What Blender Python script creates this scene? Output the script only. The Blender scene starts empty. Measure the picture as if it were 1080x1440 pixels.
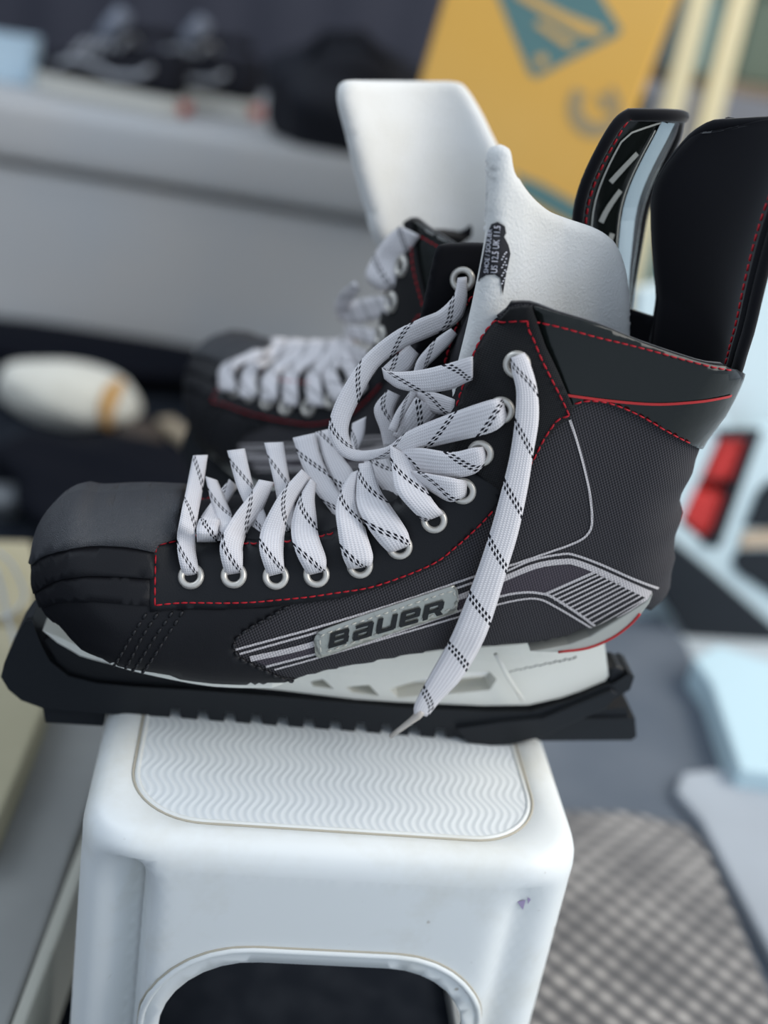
import bpy, bmesh, math, random
import numpy as np
from mathutils import Vector, Matrix
from mathutils.geometry import delaunay_2d_cdt
from mathutils.bvhtree import BVHTree
random.seed(7)
SC = bpy.context.scene
COL = SC.collection
PI = math.pi

# ------------------------------------------------------------------ camera
FPX = 1600.0
PITCH = math.radians(24.6); ROLL = math.radians(9.5); CH = 0.645
cF = Vector((0, math.cos(PITCH), -math.sin(PITCH)))
cU0 = Vector((0, math.sin(PITCH), math.cos(PITCH)))
cR = Vector((1, 0, 0)) * math.cos(ROLL) + cU0 * math.sin(ROLL)
cU = Vector((1, 0, 0)) * -math.sin(ROLL) + cU0 * math.cos(ROLL)
CAMP = Vector((0, 0, CH))
cam = bpy.data.cameras.new('camera'); camo = bpy.data.objects.new('camera', cam); COL.objects.link(camo)
camo.matrix_world = Matrix(((cR.x, cU.x, -cF.x, 0), (cR.y, cU.y, -cF.y, 0), (cR.z, cU.z, -cF.z, CH), (0, 0, 0, 1)))
cam.sensor_fit = 'VERTICAL'; cam.sensor_height = 36; cam.sensor_width = 27
cam.lens = FPX / 1440 * 36
cam.clip_start = 0.02
cam.dof.use_dof = True; cam.dof.focus_distance = 0.530; cam.dof.aperture_fstop = 2.8
SC.camera = camo

def ray(px, py): return cF + cR * ((px - 540) / FPX) - cU * ((py - 720) / FPX)
def onz(px, py, z):
    d = ray(px, py); return CAMP + d * ((z - CH) / d.z)
def ony(px, py, y):
    d = ray(px, py); return CAMP + d * (y / d.y)

class Frame:
    """upright local frame: u along, v away from the viewer, h up"""
    def __init__(s, O, yaw, tilt=0.0):
        s.O = Vector(O); s.yaw = yaw
        s.e = Vector((math.cos(yaw), math.sin(yaw), 0)); s.n = Vector((-math.sin(yaw), math.cos(yaw), 0)); s.z = Vector((0, 0, 1))
        if tilt:
            q = Matrix.Rotation(tilt, 3, s.n); s.e = q @ s.e; s.z = q @ s.z
        s.co = s.loc(CAMP)
    def loc(s, P):
        P = P - s.O; return Vector((P.dot(s.e), P.dot(s.n), P.dot(s.z)))
    def dirl(s, px, py):
        d = ray(px, py); return Vector((d.dot(s.e), d.dot(s.n), d.dot(s.z)))
    def at(s, px, py, v):
        d = s.dirl(px, py); return s.co + d * ((v - s.co.y) / d.y)
    def world(s, p): return s.O + s.e * p[0] + s.n * p[1] + s.z * p[2]
    def mat(s):
        m = Matrix.Identity(4)
        for i in range(3): m[i][0] = s.e[i]; m[i][1] = s.n[i]; m[i][2] = s.z[i]; m[i][3] = s.O[i]
        return m

# ------------------------------------------------------------------ objects
def mesh_obj(name, verts, faces, mat, parent=None, smooth=True, uvs=None, mats=None, fmat=None):
    me = bpy.data.meshes.new(name); me.from_pydata([tuple(v) for v in verts], [], faces); me.update()
    if smooth:
        for p in me.polygons: p.use_smooth = True
    for m in (mats or [mat]): me.materials.append(m)
    if fmat:
        for p, k in zip(me.polygons, fmat): p.material_index = k
    if uvs is not None:
        ul = me.uv_layers.new(name='UVMap')
        for l in me.loops: ul.data[l.index].uv = uvs[l.vertex_index]
    o = bpy.data.objects.new(name, me); COL.objects.link(o)
    if parent: o.parent = parent
    return o
def bm_obj(name, bm, mat, parent=None, smooth=True):
    me = bpy.data.meshes.new(name); bm.normal_update(); bm.to_mesh(me); bm.free()
    for p in me.polygons: p.use_smooth = smooth
    for m in (mat if isinstance(mat, (list, tuple)) else [mat]): me.materials.append(m)
    o = bpy.data.objects.new(name, me); COL.objects.link(o)
    if parent: o.parent = parent
    return o
def solid(o, t, off=-1):
    m = o.modifiers.new('thickness', 'SOLIDIFY'); m.thickness = t; m.offset = off; return o
def bevel(o, w, n=2, ang=40):
    m = o.modifiers.new('bevel', 'BEVEL'); m.width = w; m.segments = n; m.limit_method = 'ANGLE'; m.angle_limit = math.radians(ang); return o
def subs(o, n=1):
    m = o.modifiers.new('subdiv', 'SUBSURF'); m.levels = n; m.render_levels = n; return o
def thing(name, label, cat, mat4=None, group=None):
    o = bpy.data.objects.new(name, None); COL.objects.link(o); o.empty_display_size = .02
    if mat4 is not None: o.matrix_world = mat4
    return tag(o, label, cat, group)
def tag(o, label, cat, group=None):
    o['label'] = label; o['category'] = cat
    if group: o['group'] = group
    return o
def struct(o): o['kind'] = 'structure'; return o

def bx(bm, c, s, R=None, mi=0):
    c = Vector(c); vs = []
    for i in range(8):
        p = Vector(((i & 1) - .5, ((i >> 1) & 1) - .5, ((i >> 2) & 1) - .5)); p = Vector((p.x * s[0], p.y * s[1], p.z * s[2]))
        if R is not None: p = R @ p
        vs.append(bm.verts.new(c + p))
    for f in ((0, 2, 3, 1), (4, 5, 7, 6), (0, 1, 5, 4), (2, 6, 7, 3), (0, 4, 6, 2), (1, 3, 7, 5)):
        bm.faces.new([vs[i] for i in f]).material_index = mi
def tube(bm, pts, rad, seg=8, closed=False):
    pts = [Vector(p) for p in pts]; n = len(pts); rings = []
    up = None
    for i, p in enumerate(pts):
        a = pts[i - 1] if (i > 0 or closed) else p
        b = pts[(i + 1) % n] if (i < n - 1 or closed) else p
        t = (b - a).normalized()
        if up is None: up = t.orthogonal().normalized()
        up = (up - t * up.dot(t)).normalized(); w = t.cross(up)
        r = rad[i] if isinstance(rad, (list, tuple)) else rad
        rings.append([bm.verts.new(p + up * (r * math.cos(k * 2 * PI / seg)) + w * (r * math.sin(k * 2 * PI / seg))) for k in range(seg)])
    m = n if closed else n - 1
    for i in range(m):
        A, B = rings[i], rings[(i + 1) % n]
        for k in range(seg): bm.faces.new((A[k], A[(k + 1) % seg], B[(k + 1) % seg], B[k]))
    if not closed:
        bm.faces.new(rings[0][::-1]); bm.faces.new(rings[-1])
def lathe(bm, prof, seg=28, M=None):
    rings = []
    for r, z in prof:
        rings.append([bm.verts.new((r * math.cos(k * 2 * PI / seg), r * math.sin(k * 2 * PI / seg), z)) for k in range(seg)])
    for A, B in zip(rings, rings[1:]):
        for k in range(seg): bm.faces.new((A[k], A[(k + 1) % seg], B[(k + 1) % seg], B[k]))
    return rings

# ------------------------------------------------------------------ 2D helpers
def catmull(pts, per=6, closed=False):
    P = [np.array(p, float) for p in pts]; n = len(P); out = []
    rng = range(n if closed else n - 1)
    for i in rng:
        p1, p2 = P[i], P[(i + 1) % n]
        p0 = P[i - 1] if (i > 0 or closed) else 2 * p1 - p2
        p3 = P[(i + 2) % n] if (i + 2 < n or closed) else 2 * p2 - p1
        for k in range(per):
            t = k / per
            out.append(.5 * (2 * p1 + (p2 - p0) * t + (2 * p0 - 5 * p1 + 4 * p2 - p3) * t * t + (3 * p1 - p0 - 3 * p2 + p3) * t ** 3))
    if not closed: out.append(P[-1])
    return out
def resample(pts, step):
    P = [np.array(p, float) for p in pts]; L = [0]
    for a, b in zip(P, P[1:]): L.append(L[-1] + float(np.linalg.norm(b - a)))
    n = max(1, int(round(L[-1] / step))); out = []; j = 0
    for k in range(n + 1):
        s = L[-1] * k / n
        while j < len(P) - 2 and L[j + 1] < s: j += 1
        d = L[j + 1] - L[j]; t = 0 if d < 1e-12 else min(1, max(0, (s - L[j]) / d))
        out.append(P[j] * (1 - t) + P[j + 1] * t)
    return out
def pip(P, poly):
    """points inside polygon (vectorised)"""
    P = np.asarray(P, float); poly = np.asarray(poly, float); x, y = P[:, 0], P[:, 1]; ins = np.zeros(len(P), bool)
    for (x1, y1), (x2, y2) in zip(poly, np.roll(poly, -1, 0)):
        c = (y1 > y) != (y2 > y)
        with np.errstate(divide='ignore', invalid='ignore'): xi = (x2 - x1) * (y - y1) / (y2 - y1) + x1
        ins ^= c & (x < xi)
    return ins
def segdist(P, line):
    """distance to an open polyline, with index+param of nearest point"""
    P = np.asarray(P, float); best = np.full(len(P), 1e9); par = np.zeros(len(P))
    for i, (a, b) in enumerate(zip(line[:-1], line[1:])):
        a = np.asarray(a, float)[:2]; b = np.asarray(b, float)[:2]; ab = b - a; l2 = max(ab @ ab, 1e-18)
        t = np.clip(((P - a) @ ab) / l2, 0, 1); d = np.linalg.norm(P - (a + t[:, None] * ab), axis=1)
        m = d < best; best[m] = d[m]; par[m] = i + t[m]
    return best, par
def cdt(poly, grid, extra=(), holes=(), clip=None, bstep=None, rings=()):
    """triangulate polygon (closed list) with interior grid points. returns pts array, faces"""
    bs = bstep or grid; pts = []; edges = []
    def loop(pl):
        pl = [np.array(p, float) for p in pl]; r = []
        for a, b in zip(pl, pl[1:] + pl[:1]):
            n = max(1, int(np.linalg.norm(b - a) / bs + .5))
            for k in range(n): r.append(a + (b - a) * k / n)
        s = len(pts); pts.extend(r); m = len(r); edges.extend((s + k, s + (k + 1) % m) for k in range(m)); return r
    main = loop(poly)
    hl = [loop(h) for h in holes]
    cl = loop(clip) if clip is not None else None
    lo = np.min(main, 0); hi = np.max(main, 0)
    gx = np.arange(lo[0], hi[0], grid); gy = np.arange(lo[1], hi[1], grid * .866)
    G = [(x + (grid / 2 if j % 2 else 0), y) for j, y in enumerate(gy) for x in gx]
    G = list(extra) + G
    if G:
        G = np.array(G); k = pip(G, main)
        if cl is not None: k &= pip(G, cl)
        for h in hl: k &= ~pip(G, h)
        allb = np.array(pts); G = G[k]
        if len(G):
            keep = []
            for i in range(0, len(G), 500):
                d = np.min(np.linalg.norm(G[i:i + 500, None] - allb[None], axis=2), 1); keep.append(d > grid * .38)
            # extra ring points always stay ahead of grid points: thin by hashing
            G = G[np.concatenate(keep)]; seen = {}; out = []
            for g in G:
                key = (int(g[0] / (grid * .6)), int(g[1] / (grid * .6)))
                if key in seen: continue
                seen[key] = 1; out.append(g)
            pts.extend(out)
    r = delaunay_2d_cdt([Vector((p[0], p[1])) for p in pts], edges, [], 0, 1e-7)
    V = np.array([(v.x, v.y) for v in r[0]]); Fc = [f for f in r[2]]
    C = np.array([V[f].mean(0) for f in Fc]); k = pip(C, main)
    if cl is not None: k &= pip(C, cl)
    for h in hl: k &= ~pip(C, h)
    Fc = [f for f, q in zip(Fc, k) if q]
    used = sorted({i for f in Fc for i in f}); mp = {i: j for j, i in enumerate(used)}
    return V[used], [[mp[i] for i in f] for f in Fc]
def earlen(pl): return sum(float(np.linalg.norm(np.array(b) - np.array(a))) for a, b in zip(pl, pl[1:]))

# ------------------------------------------------------------------ materials
def nd(nt, typ, **kw):
    n = nt.nodes.new(typ)
    for k, v in kw.items():
        if k.startswith('i_'):
            key = k[2:]; key = int(key) if key.isdigit() else key
            n.inputs[key].default_value = v
        else: setattr(n, k, v)
    return n
def M(name, col, rough=.5, spec=.5, metal=0, **kw):
    m = bpy.data.materials.new(name); m.use_nodes = True; b = m.node_tree.nodes['Principled BSDF']
    b.inputs['Base Color'].default_value = (*col, 1); b.inputs['Roughness'].default_value = rough
    b.inputs['Specular IOR Level'].default_value = spec; b.inputs['Metallic'].default_value = metal
    for k, v in kw.items(): b.inputs[k].default_value = v
    return m
def bsdf(m): return m.node_tree.nodes['Principled BSDF']
def math_n(nt, op, a, b=None, c=None):
    n = nt.nodes.new('ShaderNodeMath'); n.operation = op
    for i, v in enumerate((a, b, c)):
        if v is None: continue
        if isinstance(v, (int, float)): n.inputs[i].default_value = v
        else: nt.links.new(v, n.inputs[i])
    return n.outputs[0]
def add_noise(m, c2, scale=30, amt=.6, detail=4, coord='Object', bump=0, bscale=None, lo=.4, hi=.65, dist=.001):
    nt = m.node_tree; b = bsdf(m); tc = nd(nt, 'ShaderNodeTexCoord'); c1 = tuple(b.inputs['Base Color'].default_value)
    n = nd(nt, 'ShaderNodeTexNoise'); n.inputs['Scale'].default_value = scale; n.inputs['Detail'].default_value = detail
    nt.links.new(tc.outputs[coord], n.inputs['Vector'])
    mr = nd(nt, 'ShaderNodeMapRange'); mr.inputs[1].default_value = lo; mr.inputs[2].default_value = hi; mr.inputs[4].default_value = amt
    nt.links.new(n.outputs['Fac'], mr.inputs[0])
    mx = nd(nt, 'ShaderNodeMix', data_type='RGBA'); mx.inputs[6].default_value = c1; mx.inputs[7].default_value = (*c2, 1)
    nt.links.new(mr.outputs[0], mx.inputs[0]); nt.links.new(mx.outputs[2], b.inputs['Base Color'])
    if bump: add_bump(m, bscale or scale * 4, bump, coord, dist)
    return m
def add_bump(m, scale, strength, coord='Object', dist=.001, detail=3):
    nt = m.node_tree; b = bsdf(m); tc = nd(nt, 'ShaderNodeTexCoord')
    n = nd(nt, 'ShaderNodeTexNoise'); n.inputs['Scale'].default_value = scale; n.inputs['Detail'].default_value = detail
    nt.links.new(tc.outputs[coord], n.inputs['Vector'])
    bp = nd(nt, 'ShaderNodeBump'); bp.inputs['Strength'].default_value = strength; bp.inputs['Distance'].default_value = dist
    nt.links.new(n.outputs['Fac'], bp.inputs['Height']); nt.links.new(bp.outputs[0], b.inputs['Normal'])
    return m
def weave(m, pitch, c_lo, c_hi, bump=.6, rot=.0):
    """basket weave from the UV map (metres)"""
    nt = m.node_tree; b = bsdf(m); uv = nd(nt, 'ShaderNodeTexCoord')
    mp = nd(nt, 'ShaderNodeMapping'); mp.inputs['Rotation'].default_value = (0, 0, rot); nt.links.new(uv.outputs['UV'], mp.inputs[0])
    sp = nd(nt, 'ShaderNodeSeparateXYZ'); nt.links.new(mp.outputs[0], sp.inputs[0])
    k = 2 * PI / pitch
    sx = math_n(nt, 'SINE', math_n(nt, 'MULTIPLY', sp.outputs[0], k)); sy = math_n(nt, 'SINE', math_n(nt, 'MULTIPLY', sp.outputs[1], k * .85))
    h = math_n(nt, 'MULTIPLY_ADD', math_n(nt, 'MULTIPLY', sx, sy), .5, .5)
    mx = nd(nt, 'ShaderNodeMix', data_type='RGBA'); mx.inputs[6].default_value = (*c_lo, 1); mx.inputs[7].default_value = (*c_hi, 1)
    nt.links.new(h, mx.inputs[0]); nt.links.new(mx.outputs[2], b.inputs['Base Color'])
    bp = nd(nt, 'ShaderNodeBump'); bp.inputs['Strength'].default_value = bump; bp.inputs['Distance'].default_value = .0004
    nt.links.new(h, bp.inputs['Height']); nt.links.new(bp.outputs[0], b.inputs['Normal'])
    return m

MT = {}
MT['fabric'] = weave(M('boot_fabric', (.02, .02, .022), .8, .2), .0017, (.004, .004, .005), (.070, .066, .073), .8, .25)
MT['stripe'] = weave(M('stripe_fabric', (.6, .57, .56), .65, .3), .0017, (.33, .30, .31), (.66, .62, .61), .5, .25)
MT['purple'] = weave(M('stripe_dark', (.05, .04, .05), .7, .3), .0017, (.02, .016, .022), (.085, .07, .085), .6, .25)
MT['toe'] = add_bump(M('toe_cap_plastic', (.030, .031, .036), .42, .6), 2300, .8, 'Object', .0007, 1)
MT['rand'] = add_bump(M('black_leather', (.006, .006, .008), .55, .25), 1500, .25, 'Object', .0005)
MT['facing'] = add_bump(M('facing_leather', (.007, .0075, .0095), .5, .25), 1200, .2, 'Object', .0005)
MT['flap'] = weave(M('flap_nylon', (.012, .012, .013), .7, .2), .0012, (.005, .005, .006), (.02, .02, .021), .7, .9)
MT['gloss'] = add_bump(M('collar_gloss', (.008, .010, .009), .16, .3, **{'Coat Weight': .1, 'Coat Roughness': .1}), 60, .25, 'Object', .002)
MT['velvet'] = M('black_velvet', (.006, .006, .008), .95, .15, **{'Sheen Weight': .25, 'Sheen Roughness': .4})
MT['felt'] = add_noise(M('white_felt', (.70, .70, .685), .9, .2, **{'Subsurface Weight': .08, 'Subsurface Radius': (.004, .004, .004), 'Sheen Weight': .3}), (.63, .62, .58), 25, .6, bump=.5, bscale=700)
MT['feltline'] = M('felt_edge', (.7, .72, .75), .9, .2)
MT['red'] = M('red_thread', (.42, .008, .018), .6, .3)
MT['redline'] = M('red_line', (.45, .02, .02), .4, .4)
MT['blackthread'] = M('black_thread', (.006, .006, .008), .5, .4)
MT['whitethread'] = M('grey_thread', (.5, .48, .42), .6, .3)
MT['eyelet'] = M('eyelet_metal', (.60, .57, .52), .38, .5, .5)
MT['hole'] = M('eyelet_hole', (.004, .004, .004), .9, .1)
MT['holder'] = add_bump(M('holder_plastic', (.80, .79, .72), .4, .5, **{'Subsurface Weight': .05, 'Subsurface Radius': (.003, .003, .002)}), 80, .1)
MT['sole'] = M('heel_sole', (.42, .42, .38), .4, .5)
MT['guard'] = add_bump(M('guard_rubber', (.012, .014, .017), .5, .25), 300, .15)
MT['guard2'] = M('guard_inner', (.006, .007, .009), .6, .3)
MT['steel'] = M('steel', (.6, .6, .62), .2, .5, 1)
MT['logo'] = add_bump(M('silver_patch', (.42, .42, .38), .28, .6, .7), 220, .35, 'Object', .0012)
MT['ink'] = M('black_ink', (.006, .006, .007), .4, .4)
MT['silver'] = M('silver_film', (.34, .42, .46), .3, .5, .5)
MT['label'] = weave(M('woven_label', (.012, .012, .016), .6, .3), .0007, (.006, .006, .009), (.02, .02, .026), .3)
MT['labeltext'] = M('label_thread', (.62, .62, .68), .7, .2)
MT['aglet'] = M('aglet_plastic', (.62, .56, .50), .25, .6, **{'Transmission Weight': .25})

def lace_mat():
    m = M('white_lace', (.72, .70, .72), .8, .25); nt = m.node_tree; b = bsdf(m)
    tc = nd(nt, 'ShaderNodeTexCoord'); sp = nd(nt, 'ShaderNodeSeparateXYZ'); nt.links.new(tc.outputs['UV'], sp.inputs[0])
    s, t = sp.outputs[0], sp.outputs[1]          # s metres along, t 0..1 across
    ph = math_n(nt, 'FRACT', math_n(nt, 'MULTIPLY_ADD', t, -.55, math_n(nt, 'MULTIPLY', s, 1 / .029)))
    tot = None
    for c, o in ((.36, 0.), (.445, .5)):
        l = math_n(nt, 'LESS_THAN', math_n(nt, 'ABSOLUTE', math_n(nt, 'SUBTRACT', ph, c)), .030)
        d = math_n(nt, 'LESS_THAN', math_n(nt, 'FRACT', math_n(nt, 'MULTIPLY_ADD', t, 7, o)), .58)
        k = math_n(nt, 'MULTIPLY', l, d)
        tot = k if tot is None else math_n(nt, 'MAXIMUM', tot, k)
    # braid
    sx = math_n(nt, 'SINE', math_n(nt, 'MULTIPLY', t, 2 * PI * 8)); sy = math_n(nt, 'SINE', math_n(nt, 'MULTIPLY_ADD', s, 2 * PI / .0011, math_n(nt, 'MULTIPLY', math_n(nt, 'ABSOLUTE', math_n(nt, 'SUBTRACT', math_n(nt, 'FRACT', math_n(nt, 'MULTIPLY', t, 8)), .5)), 5.)))
    h = math_n(nt, 'MULTIPLY_ADD', math_n(nt, 'ADD', sx, sy), .25, .5)
    mx = nd(nt, 'ShaderNodeMix', data_type='RGBA'); mx.inputs[6].default_value = (.60, .57, .58, 1); mx.inputs[7].default_value = (.82, .79, .80, 1)
    nt.links.new(h, mx.inputs[0])
    m2 = nd(nt, 'ShaderNodeMix', data_type='RGBA'); m2.inputs[7].default_value = (.008, .008, .014, 1)
    nt.links.new(tot, m2.inputs[0]); nt.links.new(mx.outputs[2], m2.inputs[6]); nt.links.new(m2.outputs[2], b.inputs['Base Color'])
    bp = nd(nt, 'ShaderNodeBump'); bp.inputs['Strength'].default_value = .7; bp.inputs['Distance'].default_value = .0003
    nt.links.new(h, bp.inputs['Height']); nt.links.new(bp.outputs[0], b.inputs['Normal'])
    return m
MT['lace'] = lace_mat()

# ------------------------------------------------------------------ the near skate's own frame
STOOL_Z = .28
oa = onz(240, 1008, STOOL_Z); ob = onz(700, 1043, STOOL_Z)
YAW = math.atan2(ob.y - oa.y, ob.x - oa.x)
K = Frame(oa, YAW)
VC = .011          # centre plane of the skate
def L2(px, py, v, fr=None): p = (fr or K).at(px, py, v); return np.array((p.x, p.z))

# ---- outline of the boot, traced along its edges
toe_front = [(45, 869), (41, 836), (38, 800), (42, 765), (52, 737), (72, 711), (100, 697)]
toe_top = [(140, 690), (200, 686), (257, 686)]
instep_px = [(262, 759), (300, 757), (345, 754), (408, 750), (472, 738), (520, 721), (558, 700), (598, 668), (630, 630), (643, 580), (655, 535), (668, 500), (683, 468), (698, 447)]
collar_px = [(720, 433), (745, 429), (780, 438), (840, 454), (900, 479), (980, 506), (1020, 515)]
heel_px = [(1035, 519), (1030, 532), (1010, 571), (985, 604), (974, 628), (968, 652), (956, 672), (951, 690), (956, 702), (952, 716), (944, 740), (946, 762), (940, 785), (938, 806), (931, 826), (922, 845)]
bottom_px = [(908, 858), (888, 868), (867, 878), (829, 897), (795, 908), (750, 916), (700, 918), (620, 922), (520, 935), (430, 949), (390, 957), (300, 956), (220, 945), (160, 933), (112, 922), (74, 901)]
V_IN, V_COL, V_BOT = VC - .022, VC - .036, VC - .042
o_front = [L2(*p, VC - q) + np.array((.0045 - q * .1, 0)) for p, q in zip(toe_front, (.020, .009, .002, 0, 0, 0, 0))]
o_top = [L2(*p, VC) + np.array((0, -.0045)) for p in toe_top]
o_ins = [L2(*p, V_IN) for p in catmull(instep_px, 3)]
o_col = [L2(*p, V_COL) for p in collar_px]
o_heel = [L2(*p, VC - q) for p, q in zip(heel_px, [0] * (len(heel_px) - 3) + [.0, .003, .008])]
o_bot = [L2(*p, V_BOT + q) for p, q in zip(bottom_px, [.016, .008, .002] + [0] * (len(bottom_px) - 3))]
g_toe = catmull(o_front + o_top, 4)
g_heel = catmull(o_heel, 3)
g_bot = catmull(o_bot, 3)
OUT = np.array(g_toe + o_ins + catmull(o_col, 3) + g_heel + g_bot)
UMIN, UMAX = OUT[:, 0].min(), OUT[:, 0].max()
def w0(P):
    u = P[:, 0]; h = P[:, 1]
    w = np.interp(u, [UMIN, UMIN + .05, .02, .06, .12, .18, UMAX], [.046, .049, .051, .050, .044, .040, .038])
    top = np.interp(h, [.10, .16, .2, .24], [1, .98, .95, .95])
    return w * top
def _fac(P, line, R, c):
    d, _ = segdist(P, line); x = np.clip(d / R, 0, 1)
    return c + (1 - c) * np.sqrt(np.clip(1 - (1 - x) ** 2, 0, 1)), d
def Wf(P):
    P = np.asarray(P, float)
    f1, d1 = _fac(P, g_toe, .05, 0.0)
    f2, d2 = _fac(P, g_heel, .036, 0.0)
    f3, _ = _fac(P, g_bot, .014, .84)
    f4, _ = _fac(P, o_ins, .05, .46)
    w = w0(P) * f1 * f2 * f3 * f4
    ins = pip(P, OUT) | (np.minimum(np.minimum(d1, d2), segdist(P, np.vstack([OUT, OUT[:1]]))[0]) < 1e-6)
    w[~ins & ((d1 < .02) | (d2 < .02))] = 0
    w[(d1 < 1e-6) | (d2 < 1e-6)] = 0
    return w
def surf(P, off=0., side=-1):
    """points on the boot side at (u,h); side -1 faces the viewer"""
    P = np.asarray(P, float); e = 4e-4; w = Wf(P)
    gu = (Wf(P + (e, 0)) - Wf(P - (e, 0))) / (2 * e); gh = (Wf(P + (0, e)) - Wf(P - (0, e))) / (2 * e)
    n = np.stack([-gu, np.ones(len(P)), -gh], 1); n /= np.linalg.norm(n, axis=1)[:, None]
    z = w < 1e-7; n[z, 1] *= .02; n /= np.linalg.norm(n, axis=1)[:, None]
    X = np.stack([P[:, 0], w, P[:, 1]], 1) + n * off
    X[z, 1] = 0; n = n.copy()
    X[:, 1] = VC + side * X[:, 1]; n[:, 1] *= side
    return X, n
def px2uh(pts, fr=None):
    pts = list(pts); v = np.full(len(pts), VC - .035)
    for _ in range(10):
        q = np.array([L2(p[0], p[1], vv, fr) for p, vv in zip(pts, v)]); v = .5 * v + .5 * (VC - Wf(q))
    return np.array([L2(p[0], p[1], vv, fr) for p, vv in zip(pts, v)])
ring_pts = []
for g, R in ((g_toe, .05), (g_heel, .036)):
    line = resample(g, .004)
    for a, b, c in zip(line, line[1:], line[2:]):
        t = (c - a) / np.linalg.norm(c - a); nn = np.array((t[1], -t[0]))
        for ph in (9, 17, 26, 36, 47):
            q = b + nn * R * (1 - math.cos(math.radians(ph)))
            ring_pts.append(q)
def boot_panel(name, poly, mat, parent, off=.0008, th=.0008, far=True, grid=.004, near=True, holes=(), clip=True):
    V, Fc = cdt(poly, grid, extra=ring_pts if clip else (), holes=holes, clip=OUT if clip else None)
    vs = []; fs = []; uv = []; idx = {}
    sides = ([-1] if near else []) + ([1] if far else [])
    for sd in sides:
        X, n = surf(V, off, sd); w = Wf(V); mp = []
        for i, x in enumerate(X):
            if w[i] < 1e-7:
                if i in idx: mp.append(idx[i]); continue
                idx[i] = len(vs)
            mp.append(len(vs)); vs.append(x); uv.append((V[i][0], V[i][1]))
        for f in Fc:
            a, b, c = V[f[0]], V[f[1]], V[f[2]]; ccw = (b[0] - a[0]) * (c[1] - a[1]) - (b[1] - a[1]) * (c[0] - a[0]) > 0
            g = [mp[i] for i in f]
            if ccw == (sd < 0): fs.append(g)
            else: fs.append(g[::-1])
    o = mesh_obj(name, vs, fs, mat, parent, uvs=uv)
    if th: solid(o, th)
    return o
def ribbon_poly(pl, w):
    """closed polygon around polyline (width w each end)"""
    pl = [np.array(p, float) for p in pl]; A = []; B = []
    for i, p in enumerate(pl):
        t = pl[min(i + 1, len(pl) - 1)] - pl[max(i - 1, 0)]; t /= np.linalg.norm(t); nn = np.array((-t[1], t[0]))
        ww = w[i] if hasattr(w, '__len__') else w
        A.append(p + nn * ww / 2); B.append(p - nn * ww / 2)
    return A + B[::-1]
def surf_strip(name, lines, mat, parent, off=.0006, sides=(-1,)):
    """flat bands lying on the boot: list of (uh polyline, width)"""
    vs = []; fs = []; uv = []
    for pl, w in lines:
        pl = resample(pl, .002); pa = np.array(pl); kk = pip(pa, OUT) & (Wf(pa) > .010); pl = [p for p, ok in zip(pl, kk) if ok]
        if len(pl) < 3: continue
        q = ribbon_poly(pl, w); n = len(pl); A = np.array(q[:n]); B = np.array(q[n:][::-1])
        for sd in sides:
            XA, _ = surf(A, off, sd); XB, _ = surf(B, off, sd); s = len(vs)
            for i in range(n): vs += [XA[i], XB[i]]; uv += [tuple(A[i]), tuple(B[i])]
            for i in range(n - 1):
                f = (s + 2 * i, s + 2 * i + 1, s + 2 * i + 3, s + 2 * i + 2); fs.append(f if sd < 0 else f[::-1])
    return mesh_obj(name, vs, fs, mat, parent, uvs=uv)
def stitches(name, seams, mat, parent, off=.0012, dash=.0030, gap=.0014, rad=.00042, sides=(-1, 1)):
    """each seam, on each side of the boot, is a row of short thread dashes"""
    for pl in seams:
        pl = resample(catmull(pl, 4), .0005); per = int((dash + gap) / .0005); nd_ = int(dash / .0005)
        for sd in sides:
            bm = bmesh.new(); X, n = surf(np.array(pl), off, sd)
            for k in range(0, len(pl) - nd_, per):
                seg = [k, k + nd_ // 3, k + 2 * nd_ // 3, k + nd_]
                pts = [X[j] - n[j] * (rad * 1.1 if q in (0, 3) else 0) for q, j in enumerate(seg)]
                tube(bm, pts, [rad * .75, rad, rad, rad * .75], 6)
            bm_obj(name, bm, mat, parent)

# ---------------------------------------------------------------- build the boot (shared parts)
skate = thing('ice_skate', 'black ice hockey skate with loosened white laces, standing in front on the white stool', 'ice skate', K.mat(), 'pair of ice hockey skates')
shell = boot_panel('boot_quarter', OUT, MT['fabric'], skate, off=0, th=.0032, grid=.004, clip=False)
shell.data.materials.append(MT['velvet']); shell.modifiers[0].material_offset = 1; shell.modifiers[0].material_offset_rim = 1
def px_poly(pts, per=0): return [tuple(p) for p in px2uh(pts)]
rand_px = [(20, 860), (60, 900), (140, 945), (260, 975), (400, 980), (436, 962), (400, 952), (370, 941), (338, 925), (327, 910), (330, 897), (342, 886), (375, 867), (405, 849), (300, 849), (216, 852), (214, 772), (178, 772), (122, 772), (74, 780), (52, 794), (20, 815)]
boot_panel('toe_rand', px_poly(rand_px), MT['rand'], skate, .0009, .0009)
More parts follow.
